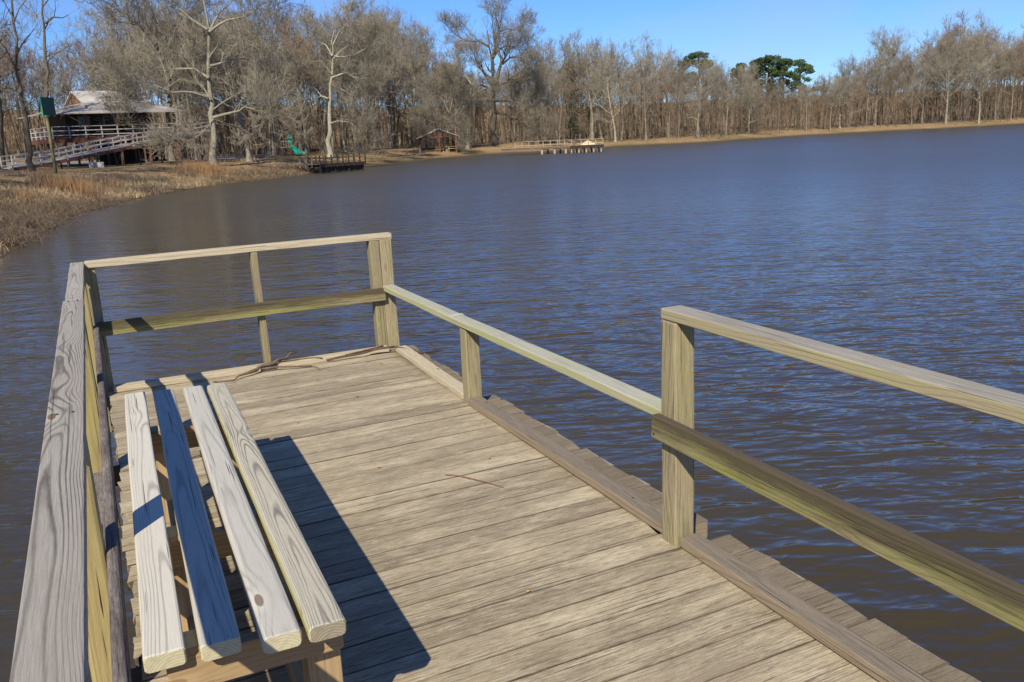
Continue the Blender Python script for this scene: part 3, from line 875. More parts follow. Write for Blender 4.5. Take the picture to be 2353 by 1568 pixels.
    def limbs_mb(self, sides=7):
        b = MB()
        for pts, rad in self.limb:
            b.tube(pts, rad, sides if rad[0] > 0.12 else 5, False)
        return b

    def twig_arrays(self):
        A = np.array([tuple(a) for a, b, c, d in self.tw]); B = np.array([tuple(b) for a, b, c, d in self.tw])
        r0 = np.array([c for a, b, c, d in self.tw]); r1 = np.array([d for a, b, c, d in self.tw])
        return prisms(A, B, r0, r1)


def prisms(A, B, r0, r1):
    D = B - A; L = np.linalg.norm(D, axis=1, keepdims=True); D = D / np.maximum(L, 1e-6)
    ref = np.where(np.abs(D[:, 2:3]) < 0.9, np.array([[0, 0, 1.0]]), np.array([[1.0, 0, 0]]))
    U = np.cross(D, ref); U /= np.maximum(np.linalg.norm(U, axis=1, keepdims=True), 1e-6); V = np.cross(D, U)
    vs = []
    for (P, r) in ((A, r0), (B, r1)):
        for k in range(3):
            t = 2.0944 * k
            vs.append(P + (U * math.cos(t) + V * math.sin(t)) * r[:, None])
    verts = np.stack(vs, 1).reshape(-1, 3)
    n = len(A); base = np.arange(n)[:, None] * 6
    q = np.array([[0, 1, 4, 3], [1, 2, 5, 4], [2, 0, 3, 5]])
    faces = (base[:, None, :] + q[None, :, :]).reshape(-1, 4)
    return verts, faces


def tree_object(name, T, loc, rz, label, cat='tree', group=None, bark_m=None, twig_m=None, scale=1.0):
    root = empty(name, loc, rz); root.scale = (scale,) * 3
    t = T.limbs_mb().build('trunk', bark_m or M_BARK, root, True)
    v, f = T.twig_arrays()
    c = new_mesh_obj('crown', v, f, twig_m or M_TWIGS, root)
    tag(root, label, cat, group)
    return root


def copy_thing(root, loc, rz, scale, label=None, group=None):
    r = root.copy(); COL.objects.link(r); r.location = loc; r.rotation_euler = (0, 0, rz); r.scale = scale
    if label: r['label'] = label
    if group: r['group'] = group
    for ch in root.children:
        c = ch.copy(); COL.objects.link(c); c.parent = r
        for g in ch.children:
            d = g.copy(); COL.objects.link(d); d.parent = c
    return r


def photo_tree(base_px, limbs, dist=None, rt=0.35, seed=1, trunk_pts=None, **kw):
    """limbs given as outlines seen from the pier, turned into metres at the tree's own distance, with depth of their own"""
    B = hit(*base_px) if dist is None else bearing(base_px[0], dist)
    d = math.hypot(B.x, B.y); fwd = Vector((B.x / d, B.y / d, 0)); rt_v = Vector((fwd.y, -fwd.x, 0))
    R = random.Random(seed)
    hz0 = horizon(base_px[0])

    def local(p, dy):
        r = ray(*p); r = r / (r[0] * fwd.x + r[1] * fwd.y)
        q = EYE + r * (d + dy)
        q = Vector(q) - B
        # x = sideways, y = away, z = up in the tree's own frame
        return Vector((q.dot(rt_v), q.dot(fwd), q.z))
    T = Tree(seed, **kw)
    T.B = B; T.rz = math.atan2(rt_v.y, rt_v.x)
    for i, (pts, r0, r1, depth) in enumerate(limbs):
        n = len(pts); P = []
        start = limbs[i][4] if len(limbs[i]) > 4 else 0
        for k, p in enumerate(pts):
            P.append(local(p, depth * k / max(1, n - 1)))
        if i == 0:
            P[0].z -= 0.3
            Q, rad = T.guide(P, r0, r1, 0)
            for m, e in enumerate((1.25, 1.05, 1.0)):
                if m < len(rad): rad[m] *= e
            T.sprout(Q[len(Q) // 2:], rad[len(Q) // 2:], 2, 4.0)
        else: T.guide(P, r0, r1, 1)
    return T


def c1(*pts): return [(x / 2.777, y / 2.777) for x, y in pts]
def c3(*pts): return [((480 + x / 3.647) / 1.0625, (y / 3.647) / 1.0625) for x, y in pts]
def c4(*pts): return [((950 + x / 3.361) / 1.0625, (y / 3.361) / 1.0625) for x, y in pts]
def c5(*pts): return [((1600 + x / 2.614) / 1.0625, (y / 2.614) / 1.0625) for x, y in pts]


heroes = []
T = photo_tree((493, 381), [
    (c1((1370, 1058), (1358, 800), (1340, 600), (1330, 400), (1332, 190), (1300, 0), (1290, -160)), .40, .10, 1),
    (c1((1362, 752), (1430, 732), (1530, 708), (1560, 682), (1700, 720), (1790, 765)), .17, .04, -3),
    (c1((1530, 708), (1590, 780), (1690, 890)), .09, .03, 1.5),
    (c1((1322, 620), (1230, 592), (1100, 592), (930, 540), (800, 480)), .15, .04, -2.5),
    (c1((1338, 425), (1450, 390), (1550, 370), (1640, 415), (1710, 460)), .15, .04, 3),
    (c1((1335, 500), (1240, 440), (1130, 438), (1000, 470), (900, 420)), .13, .04, 3),
    (c1((1335, 205), (1450, 130), (1560, 108), (1660, 30), (1760, -20)), .15, .04, -2),
    (c1((1325, 190), (1230, 130), (1150, 60), (1050, 0), (960, -60)), .14, .04, 2),
    (c1((1340, 190), (1400, 80), (1490, 0), (1560, -120)), .13, .04, 0.5),
    (c1((1345, 640), (1250, 500), (1230, 380), (1270, 290)), .10, .03, 1.5),
    (c1((1365, 760), (1290, 850), (1200, 900), (1090, 920)), .07, .02, -2),
    (c1((1362, 700), (1480, 620), (1600, 560), (1680, 600)), .09, .03, 3)], seed=11)
heroes.append(tree_object('sycamore_tree', T, T.B, T.rz, 'large pale bare tree with long crooked limbs nearest the water, left of the playground', bark_m=M_BARK_PALE))
T = photo_tree((398, 372), [
    (c1((1105, 1032), (1082, 850), (1075, 600), (1085, 500), (1090, 420), (1110, 260), (1130, 100)), .42, .10, 1),
    (c1((1075, 510), (1020, 370), (960, 250), (870, 150), (700, 30), (640, -10)), .18, .04, -2),
    (c1((1070, 510), (1000, 300), (1000, 150), (940, 0), (920, -120)), .17, .04, 2),
    (c1((1088, 500), (1130, 400), (1120, 220), (1160, 100), (1240, 0)), .17, .04, 1),
    (c1((1078, 600), (960, 560), (820, 520), (700, 500)), .12, .03, -2),
    (c1((1078, 640), (1000, 700), (880, 680), (780, 640)), .11, .03, 3),
    (c1((1082, 800), (1000, 780), (900, 800), (820, 780)), .09, .03, -2),
    (c1((1082, 700), (1180, 640), (1260, 650), (1320, 700)), .10, .03, 2),
    (c1((1075, 560), (1160, 500), (1230, 520), (1300, 480)), .10, .03, -2)], seed=12)
heroes.append(tree_object('oak_tree', T, T.B, T.rz, 'thick-trunked bare oak between the lodge ramp and the path, crown over the lodge roof', bark_m=M_BARK))
T = photo_tree((759, 362), [
    (c3((1190, 1402), (1185, 1100), (1190, 850), (1200, 700), (1212, 560), (1215, 430), (1210, 210)), .42, .06, 1),
    (c3((1210, 690), (1270, 670), (1330, 645), (1400, 690), (1480, 702), (1550, 725)), .15, .04, -2),
    (c3((1172, 880), (1110, 855), (1050, 780), (1005, 720), (930, 690)), .13, .04, 2),
    (c3((1220, 525), (1290, 450), (1360, 400), (1420, 390)), .14, .04, 2),
    (c3((1225, 505), (1400, 490), (1500, 440), (1540, 380)), .13, .04, -2),
    (c3((1190, 1100), (1260, 1078), (1370, 1090), (1440, 1170), (1520, 1250)), .12, .03, -3),
    (c3((1210, 500), (1150, 400), (1080, 370), (1000, 290)), .13, .04, 2),
    (c3((1195, 650), (1100, 540), (1000, 560), (900, 600)), .11, .03, -2),
    (c3((1190, 760), (1300, 800), (1400, 860), (1480, 850)), .10, .03, 3),
    (c3((1215, 400), (1260, 300), (1320, 230), (1380, 150)), .10, .03, 1)], seed=13)
heroes.append(tree_object('sycamore_tree', T, T.B, T.rz, 'tall pale bare tree standing directly behind the small dark dock', bark_m=M_BARK_PALE))
T = photo_tree((1133, 334), [
    (c4((855, 1190), (852, 1000), (855, 800), (850, 700), (848, 560), (840, 480), (820, 380), (805, 250)), .75, .10, 1),
    (c4((850, 600), (860, 420), (880, 300), (915, 200), (928, 80)), .36, .05, 2),
    (c4((865, 690), (900, 580), (940, 490), (1000, 400), (1090, 330)), .42, .05, -2),
    (c4((930, 525), (1000, 470), (1100, 480), (1160, 540)), .24, .05, 2),
    (c4((852, 480), (890, 420), (950, 380), (1060, 380)), .24, .05, 3),
    (c4((835, 690), (770, 590), (720, 520), (700, 460)), .36, .08, -2),
    (c4((820, 385), (740, 340), (640, 340), (560, 300), (500, 240)), .22, .05, -1),
    (c4((860, 700), (950, 680), (1080, 590), (1130, 540)), .28, .05, -3),
    (c4((865, 690), (1000, 672), (1100, 672), (1200, 625)), .26, .05, 3),
    (c4((860, 830), (960, 830), (1060, 850), (1190, 800)), .24, .05, 2),
    (c4((862, 920), (1000, 960), (1080, 1000), (1180, 1060), (1280, 1085)), .22, .05, -3),
    (c4((850, 720), (780, 740), (700, 780), (640, 740)), .24, .05, 2),
    (c4((850, 740), (760, 700), (680, 720), (600, 700)), .24, .05, -3),
    (c4((905, 260), (960, 240), (1040, 250), (1100, 200)), .12, .04, 1)], seed=14, gnarl=0.25)
heroes.append(tree_object('oak_tree', T, T.B, T.rz, 'huge dark gnarled bare oak rising above the skyline right of the pavilion', bark_m=M_BARK_DARK))
T = photo_tree((1073, 342), [
    (c4((640, 1222), (650, 1000), (655, 850), (682, 700), (740, 600), (790, 520)), .40, .06, 1),
    (c4((680, 700), (640, 640), (600, 600), (570, 520)), .14, .04, 2),
    (c4((650, 950), (590, 965), (530, 950), (480, 930)), .15, .03, -2),
    (c4((660, 800), (720, 760), (780, 730), (840, 740)), .13, .03, 2),
    (c4((655, 850), (600, 780), (560, 740), (520, 650)), .12, .03, -2),
    (c4((740, 600), (700, 520), (650, 470), (600, 400)), .12, .03, 2)], seed=15)
heroes.append(tree_object('sycamore_tree', T, T.B, T.rz, 'slender pale leaning tree just right of the pavilion, in front of the huge dark oak', bark_m=M_BARK_PALE))
T = photo_tree((1022, 348), [
    (c4((470, 1242), (480, 1100), (490, 980), (500, 900)), .38, .12, 1),
    (c4((490, 990), (430, 960), (370, 950), (300, 990)), .17, .03, -2),
    (c4((490, 980), (550, 930), (600, 860), (640, 820)), .15, .03, 2),
    (c4((485, 1040), (420, 1000), (350, 1010), (300, 1060)), .12, .03, -3),
    (c4((495, 930), (450, 830), (400, 790), (330, 760)), .15, .03, 2),
    (c4((500, 910), (520, 820), (500, 720), (520, 640)), .14, .03, 0),
    (c4((490, 1000), (540, 1010), (600, 1060), (620, 1120)), .10, .03, -2)], seed=16, dens=1.1)
heroes.append(tree_object('low_tree', T, T.B, T.rz, 'short spreading bare tree with dark leaning trunk in front of the pavilion'))
# leaning dark trunks at the left edge
T = photo_tree((77, 393), [
    (c1((212, 1092), (170, 800), (130, 560), (105, 350), (85, 150), (75, 0), (70, -200)), .26, .10, 1),
    (c1((95, 130), (40, 40), (0, -40)), .09, .03, 1), (c1((110, 340), (160, 250), (230, 180)), .07, .02, -2),
    (c1((150, 690), (220, 640), (300, 640)), .06, .02, -1), (c1((135, 600), (60, 560), (-20, 520)), .07, .02, 2),
    (c1((85, 150), (120, 60), (190, -30)), .08, .03, 1), (c1((120, 450), (60, 380), (0, 350)), .06, .02, 1)], seed=17, dens=0.75)
heroes.append(tree_object('dark_tree', T, T.B, T.rz, 'slim dark leaning tree between the far left edge and the green backboard', bark_m=M_BARK_DARK))
T = photo_tree((124, 385), [
    (c1((345, 1068), (310, 850), (300, 600), (290, 380), (280, 150), (270, -60)), .36, .12, 1),
    (c1((290, 150), (340, 110), (400, 115), (440, 95)), .13, .05, -1), (c1((295, 400), (350, 350), (430, 300), (510, 265)), .08, .02, -1),
    (c1((300, 330), (250, 300), (200, 240)), .07, .02, 2), (c1((305, 700), (380, 640), (450, 600)), .06, .02, 2),
    (c1((275, 40), (330, -30), (390, -60)), .09, .03, 1), (c1((300, 520), (400, 450), (480, 420)), .06, .02, -1.5)], seed=18, dens=0.75)
heroes.append(tree_object('dark_tree', T, T.B, T.rz, 'tall broken-topped dark tree directly behind the green backboard pole', bark_m=M_BARK_DARK))
T = photo_tree((2, 391), [
    (c1((20, 1090), (2, 900), (-20, 600), (-30, 300), (-40, -50)), .36, .14, 0),
    (c1((-20, 600), (40, 560), (80, 470)), .08, .02, 1), (c1((-25, 400), (30, 350), (70, 300)), .07, .02, 1),
    (c1((-30, 200), (20, 120), (40, 20)), .07, .02, -1)], seed=19, dens=0.8)
heroes.append(tree_object('dark_tree', T, T.B, T.rz, 'dark tree trunk cut by the left edge of the picture', bark_m=M_BARK_DARK))

# prototypes for the woods
PROTO = []
for k, (kw, au, bm, tm) in enumerate((
        (dict(twig_r=.023, dens=.76), dict(H=20, r=.34, fork=.33, nlimb=10, width=.34), M_BARK_PALE, M_TWIGS),
        (dict(twig_r=.023, dens=.76), dict(H=20, r=.30, fork=.40, nlimb=10, width=.30), M_BARK, M_TWIGS),
        (dict(twig_r=.023, dens=.76), dict(H=20, r=.26, fork=.50, nlimb=9, width=.24, spread=.6), M_BARK, M_TWIGS),
        (dict(twig_r=.023, dens=.76), dict(H=20, r=.32, fork=.28, nlimb=11, width=.36, spread=.95), M_BARK_PALE, M_TWIGS),
        (dict(twig_r=.023, dens=.78), dict(H=20, r=.27, fork=.30, nlimb=11, width=.27), M_BARK_DARK, M_TWIGS_RED),
        (dict(twig_r=.023, dens=.76), dict(H=20, r=.24, fork=.45, nlimb=9, width=.26, lean=.06), M_BARK, M_TWIGS_RED),
        (dict(twig_r=.023, dens=.76, gnarl=.3), dict(H=20, r=.40, fork=.25, nlimb=10, width=.40, spread=1.0), M_BARK_PALE, M_TWIGS))):
    T = Tree(100 + k, **kw).auto(**au)
    PROTO.append([T, bm, tm, None])


def wood_tree(kind, loc, H, rz, label, group, wide=1.0):
    P = PROTO[kind % len(PROTO)]
    if len(P) < 5: P.append(np.percentile(np.array([b.z for a, b, c, d in P[0].tw]), 99.3))
    s = H / P[4]
    sc = (s * wide, s * wide, s)
    if P[3] is None:
        P[3] = tree_object('bare_tree', P[0], loc, rz, label, 'tree', group, P[1], P[2]); P[3].scale = sc
        return P[3]
    return copy_thing(P[3], loc, rz, sc, label, group)


SKY_X = [-200, 0, 130, 220, 420, 600, 640, 700, 790, 900, 960, 1010, 1035, 1060, 1150, 1230, 1330, 1400, 1500, 1560, 1620, 1690, 1760, 1850, 1880, 1950, 2000, 2070, 2105, 2130, 2200, 2270, 2353, 2600]
SKY_Y = [40, 60, 115, 90, 30, 20, 40, 58, 50, 38, 78, 100, 145, 155, 155, 112, 105, 102, 114, 136, 150, 167, 178, 208, 178, 168, 108, 108, 152, 98, 82, 95, 88, 90]


def top_height(px, d, z):
    yt = np.interp(px, SKY_X, SKY_Y)
    return (horizon(px) - yt) * d / FPX + 1.6 - z


_ = 0


def section(px):
    for a, n in ((330, 'behind the lodge'), (740, 'behind the playground'), (1110, 'around the pavilion'), (1390, 'behind the long far pier'),
                 (1700, 'right of the long far pier'), (1960, 'on the far shore below the pines')):
        if px < a: return n
    return 'along the far right shore'


# individually placed trees at the edge of the woods: base pixel, top, kind, width
EDGE = [(575, 372, 60, 6, 1.0, 'pale bare tree with flared roots between the large nearest tree and the playground'),
        (636, 358, 30, 2, .8, 'dark trunk standing in front of the playground'),
        (543, 364, 95, 2, .7, 'slim grey trunk just right of the largest near tree'),
        (566, 364, 80, 1, .7, 'pale slanting trunk behind the tree with flared roots'),
        (452, 370, 60, 2, .8, 'grey tree trunk rising behind the access ramp, left of the largest near tree'),
        (792, 350, 66, 0, .7, 'pale trunk with spreading foot just right of the small dock tree'),
        (849, 346, 58, 2, .7, 'slender leaning trunk right of the small dark dock'),
        (867, 344, 64, 1, .7, 'short pale trunk in a row between the small dock and the pavilion'),
        (900, 341, 50, 6, .8, 'crooked pale bare tree with bent limbs left of the pavilion'),
        (688, 345, 55, 0, .9, 'pale-trunked bare tree right beside the end of the green slide'),
        (826, 348, 40, 3, 1.0, 'broad bare tree right of the small dark dock, tallest of its neighbours'),
        (875, 341, 60, 1, .8, 'straight bare tree left of the pavilion, second from the small dock'),
        (950, 334, 72, 0, .8, 'pale forked bare tree just left of the pavilion roof'),
        (1262, 320, 105, 2, .8, 'slim straight reddish trunk behind the start of the long far pier'),
        (1308, 322, 95, 1, .9, 'bare tree with thick pale trunk behind the middle of the long far pier'),
        (1382, 318, 205, 6, 1.5, 'bushy many-stemmed shrub tree at the tip of the long far pier'),
        (1352, 318, 110, 2, .8, 'bare tree beside the dark cedar behind the sand heap'),
        (1500, 312, 105, 3, 1.0, 'broad bare tree with white crooked limbs halfway along the far shore'),
        (1535, 310, 130, 0, .9, 'bare tree right of the crooked white-limbed tree on the far shore'),
        (1637, 306, 150, 1, .9, 'bare tree with pale branches on the beach left of the pines'),
        (1706, 303, 165, 2, .9, 'dark-trunked bare tree at the beach, left of its pale twin'),
        (1727, 303, 160, 0, .9, 'pale upright fan-shaped bare tree at the beach below the pines'),
        (1930, 294, 185, 6, 1.2, 'low dark crooked bare tree at the beach right of the pines'),
        (1951, 292, 150, 0, .8, 'thin pale bare tree behind the low dark crooked tree'),
        (2010, 288, 98, 0, 1.0, 'tall vase-shaped pale bare tree standing free on the far right shore'),
        (2047, 284, 120, 1, .8, 'pale bare tree right beside the tall vase-shaped one'),
        (2132, 279, 180, 3, .9, 'small pale forked tree at the sandy strip on the far right'),
        (2180, 275, 78, 4, 1.0, 'tall dark tree above the sandy strip on the far right'),
        (2240, 272, 80, 3, 1.0, 'tallest pale bare tree of the far right group'),
        (2300, 268, 115, 1, .9, 'bare tree second from the right edge of the picture'),
        (2348, 266, 90, 2, .9, 'bare tree at the right edge of the picture')]
re = random.Random(5)
for (bx, by, ty, kind, wide, label) in EDGE:
    B = hit(bx, by); d = math.hypot(B.x, B.y)
    H = (horizon(bx) - ty) * d / FPX + 1.6 - B.z
    wood_tree(kind, B, H * 1.02, re.uniform(0, 6.28), label, None, wide)

# the woods behind: single trees, nearest rows first
cnt = 0
rw = random.Random(21)
placed = [(h.location.x, h.location.y) for h in heroes]
for row, (off, step) in enumerate(((5.5, 62), (13, 54), (22, 50), (32, 50), (43, 52))):
    px = -150 + rw.uniform(0, 30)
    while px < 2500:
        # distance of the shore along this bearing
        r = ray(px, horizon(px)); r = r[:2] / np.hypot(r[0], r[1])
        ts = np.arange(25, 260, 1.5); zz, dd, _ = terrain(ts[:, None] * r[None, :])
        k = np.argmax(dd > 0.2); base = ts[k] if dd[k] > 0.2 else 200
        if px < 780: base = 98 if px < 480 else 113
        elif px < 1130: base = max(base + 14, 132)
        elif px < 1400: base = base + 16
        else: base = base + 3
        d = base + off + rw.uniform(-3, 3)
        B = bearing(px, d)
        lodge_zone = px < 400 and d < 128
        if not lodge_zone and B.z > WATER + 0.3:
            H = top_height(px, d, B.z) * rw.uniform(0.70, 0.99)
            if row == 0: H *= rw.uniform(0.75, 1.0)
            H = min(max(H, 9), 30)
            kind = rw.choice((0, 1, 2, 2, 1, 4, 5, 3, 6)) if row < 2 else rw.choice((1, 2, 4, 5, 5, 4, 0))
            adj = ('broad pale', 'grey', 'slender grey', 'wide pale', 'dark', 'reddish', 'gnarled pale')[kind]
            where = ('in front ', 'second row ', 'in mid woods ', 'deep in the woods ', 'deep in the woods ')[row] + section(px)
            wood_tree(kind, B, H, rw.uniform(0, 6.28), adj + ' bare tree ' + where, 'bare trees ' + section(px), rw.uniform(.8, 1.1))
            cnt += 1
        px += step * rw.uniform(0.7, 1.3)
print('woods', cnt)


# far-off and undergrowth: woods that read as one mass
def scatter_stems(n, off0, off1, hmin, hmax, rad, seed, name, mat, branch=4, px0=-200, px1=2550, lean=.06, power=1.0, label=None):
    g = np.random.default_rng(seed); A = []; B_ = []; R0 = []; R1 = []
    pxs = g.uniform(px0, px1, n)
    for px in pxs:
        r = ray(px, horizon(px)); r = r[:2] / np.hypot(r[0], r[1])
        base = np.interp(px, BASE_X, BASE_D)
        d = base + off0 + (off1 - off0) * g.random() ** power
        x, y = r * d
        if px < 400 and d < 132: continue
        A.append((x, y)); B_.append(px)
    P = np.array(A); z = terrain(P)[0]; P = np.column_stack([P, z - .1]); PX = np.array(B_)
    keep = z > WATER + .25; P = P[keep]; PX = PX[keep]
    m = len(P)
    dist = np.hypot(P[:, 0], P[:, 1])
    cap = (np.array([horizon(p) for p in PX]) - np.interp(PX, SKY_X, SKY_Y)) * dist / FPX + 1.6 - P[:, 2]
    H = np.minimum(g.uniform(hmin, hmax, m), cap * g.uniform(.72, .95, m))
    ln = g.normal(0, lean, (m, 2))
    segA = []; segB = []; ra = []; rb = []
    M1 = P + np.column_stack([ln * H[:, None] * .5, H * .5]); T1 = P + np.column_stack([ln * H[:, None] + g.normal(0, .04, (m, 2)) * H[:, None], H])
    rr = rad * (H / hmax) * g.uniform(.6, 1.3, m)
    segA += [P, M1]; segB += [M1, T1]; ra += [rr, rr * .7]; rb += [rr * .7, rr * .2]
    for b in range(branch):
        t = g.uniform(.25, .95, m)[:, None]
        p = np.where(t < .5, P + (M1 - P) * t * 2, M1 + (T1 - M1) * (t * 2 - 1))
        L = (H * g.uniform(.12, .30, m) * (1.25 - t[:, 0]))[:, None]
        az = g.uniform(0, 6.283, m); up = g.uniform(.3, 1.2, m)
        D = np.column_stack([np.cos(az), np.sin(az), up]); D /= np.linalg.norm(D, axis=1, keepdims=True)
        q = p + D * L
        segA.append(p); segB.append(q); ra.append(np.maximum(rr * .35, .014)); rb.append(np.full(m, .012))
        for s in range(3):
            u = g.uniform(.3, 1, m)[:, None]
            p2 = p + (q - p) * u; D2 = D + g.normal(0, .55, (m, 3)); q2 = p2 + D2 * L * g.uniform(.35, .6, m)[:, None]
            segA.append(p2); segB.append(q2); ra.append(np.full(m, .016)); rb.append(np.full(m, .010))
    v, f = prisms(np.vstack(segA), np.vstack(segB), np.concatenate(ra), np.concatenate(rb))
    o = new_mesh_obj(name, v, f, mat); tag(o, label, 'woods', kind='stuff')
    return o


BASE_X = np.arange(-220, 2600, 20.0); BASE_D = []
for px in BASE_X:
    r = ray(px, horizon(px)); r = r[:2] / np.hypot(r[0], r[1])
    ts = np.arange(25, 260, 1.5); zz, dd, _ = terrain(ts[:, None] * r[None, :])
    k = np.argmax(dd > 0.2); b0 = ts[k] if dd[k] > 0.2 else 200
    if px < 780: b0 = 98 if px < 480 else 113
    elif px < 1130: b0 = max(b0 + 14, 138)
    elif px < 1400: b0 = b0 + 14
    BASE_D.append(b0)
scatter_stems(2300, 8, 75, 5, 16, .11, 31, 'far_woods', M_TWIGS_DARK, 8, lean=.11, label='mass of bare tree stems filling the depth of the woods')
scatter_stems(3000, 3, 50, 1.5, 8.5, .045, 32, 'undergrowth', M_TWIGS_RED, 6, power=.8, lean=.16, label='reddish brown leafless undergrowth along the edge of the woods')

# ------------------------------------------------------------------ evergreens
M_PINE = bark('pine_needles', (0.062, 0.098, 0.038), (0.028, 0.048, 0.020), (0.10, 0.14, 0.05))
M_CEDAR = bark('cedar_needles', (0.055, 0.068, 0.036), (0.03, 0.036, 0.02), (0.08, 0.09, 0.05))


def needle_crown(clumps, seed, leaf, per):
    g = np.random.default_rng(seed); V = []
    for (c, r) in clumps:
        n = int(per * r * r)
        dd = g.normal(0, 1, (n, 3)); dd /= np.linalg.norm(dd, axis=1, keepdims=True)
        rad = r * g.uniform(.35, 1.0, n) ** .6
        p = np.array(c) + dd * rad[:, None] * np.array([1, 1, .62])
        a = g.normal(0, 1, (n, 3)); a /= np.linalg.norm(a, axis=1, keepdims=True)
        b = np.cross(a, g.normal(0, 1, (n, 3))); b /= np.linalg.norm(b, axis=1, keepdims=True)
        s = leaf * g.uniform(.5, 1.3, n)[:, None]
        V.append(np.stack([p - a * s, p + b * s * .45, p + a * s, p - b * s * .45], 1))
    v = np.concatenate(V).reshape(-1, 3)
    f = np.arange(len(v)).reshape(-1, 4)
    return v, f


def pine(px, d, ty, label, seed, crown_frac=.42, width=4.2):
    B = bearing(px, d); H = (horizon(px) - ty) * d / FPX + 1.6 - B.z
    root = empty('pine_tree', B, 0); R = random.Random(seed)
    MB().tube([(0, 0, -.3), (.1, 0, H * .5), (.25, .1, H * .96)], [.36, .26, .08], 8, False).build('trunk', M_BARK_DARK, root, True)
    cl = []; lb = MB()
    for k in range(34):
        z = H * (1 - crown_frac * R.random() ** 1.1); w = width * (1.15 - .75 * ((z / H - (1 - crown_frac)) / crown_frac)) * R.uniform(.3, 1.25)
        az = R.uniform(0, 6.28); c = (math.cos(az) * w, math.sin(az) * w, z); cl.append((c, R.uniform(.45, 1.15)))
        lb.tube([(0.1, 0, z - 1.2), (c[0] * .6, c[1] * .6, z - .5), c], [.09, .06, .03], 4, False)
    cl.append(((0.2, 0, H * .985), 1.3))
    lb.build('branches', M_BARK_DARK, root)
    v, f = needle_crown(cl, seed, .24, 170)
    new_mesh_obj('crown', v, f, M_PINE, root)
    tag(root, label, 'pine tree', 'pines above the far shore')


for i, (px, d, ty, lb_, w) in enumerate(((1762, 212, 148, 'tall dark green pine, leftmost of the clump right of the gap', 4.6), (1738, 222, 155, 'dark green pine at the left side of the pine clump, slightly behind', 3.4),
                                       (1796, 208, 156, 'dark green pine in the middle of the pine clump', 4.2), (1834, 214, 158, 'dark green pine at the right side of the pine clump', 4.0),
                                       (1604, 205, 139, 'rounded dark green pine top showing over the bare trees, alone left of the clump', 4.4), (1568, 215, 157, 'small pine top beside the lone rounded pine', 3.2),
                                       (1700, 215, 163, 'low pine top at the left end of the pine clump', 2.6), (1308, 185, 160, 'dark pine half hidden behind the trees of the long far pier', 3.4),
                                       (1035, 190, 163, 'dark pine top in the gap between the pavilion trees and the huge oak', 3.6))):
    pine(px, d, ty, lb_, 300 + i, width=w)
B = bearing(1322, 150); B = bearing(1322, 156); root = empty('cedar_tree', B, 0)
root.scale = (0.9, 0.9, 0.85)
MB().tube([(0, 0, -.2), (0, 0, 5), (.1, 0, 10)], [.16, .12, .04], 7, False).build('trunk', M_BARK_DARK, root, True)
v, f = needle_crown([((random.uniform(-1, 1), random.uniform(-1, 1), 2.2 + .4 * k), 1.25 - .035 * k) for k in range(22)], 55, .2, 60)
new_mesh_obj('crown', v, f, M_CEDAR, root); tag(root, 'narrow dark green cedar among the bare trees behind the long far pier', 'cedar tree')

# ------------------------------------------------------------------ materials for the park buildings
M_ROOF = simple('pale_metal_roof', (0.46, 0.44, 0.42), 0.6, 0.25, 0.5)
M_PORCH = simple('shaded_metal_roof', (0.27, 0.255, 0.245), 0.6, 0.4, 0.6)  # darker copy of the roof metal, with tree shade put into its colour
M_RED = simple('red_brown_timber', (0.125, 0.052, 0.034), 0.8, 0.25, 2.0)
M_SIDING = simple('brown_siding', (0.21, 0.115, 0.06), 0.85, 0.3, 1.5)
M_DARKWALL = simple('dark_plank_wall', (0.055, 0.042, 0.034), 0.9, 0.3, 1.5)
M_WHITEWOOD = simple('white_rail_paint', (0.40, 0.385, 0.375), 0.7, 0.15, 2.0)
M_GREYWOOD = simple('grey_deck_timber', (0.30, 0.28, 0.26), 0.85, 0.25, 2.0)
M_TEAL = simple('teal_plastic', (0.0, 0.42, 0.29), 0.35, 0.08, 2.0)
M_TAN = simple('tan_painted_steel', (0.50, 0.42, 0.28), 0.5, 0.1, 2.0)
M_GREENSTEEL = simple('green_painted_steel', (0.022, 0.085, 0.058), 0.5, 0.15, 2.0)
M_BROWNSTEEL = simple('brown_painted_steel', (0.17, 0.09, 0.045), 0.6, 0.15, 2.0)
M_TABLE = simple('yellow_pine_boards', (0.55, 0.42, 0.22), 0.8, 0.2, 2.0)
M_CONC = simple('concrete', (0.45, 0.42, 0.37), 0.9, 0.15, 2.0)
M_BLACKWOOD = simple('blackened_timber', (0.035, 0.028, 0.022), 0.9, 0.3, 2.0)
M_DOCKWOOD = simple('brown_dock_timber', (0.12, 0.085, 0.06), 0.9, 0.3, 2.0)
M_TANWOOD = simple('tan_dock_timber', (0.34, 0.27, 0.18), 0.9, 0.25, 2.0)  # paler tan timber for gangway, far pier railings and some piles
M_SAND = simple('pale_sand', (0.62, 0.50, 0.33), 0.95, 0.1, 1.2)
M_GLASS = simple('dark_window_glass', (0.02, 0.024, 0.03), 0.1, 0.1, 2.0, 0, 0.6)


def part(name, mb, mat, parent): return mb.build(name, mat, parent)


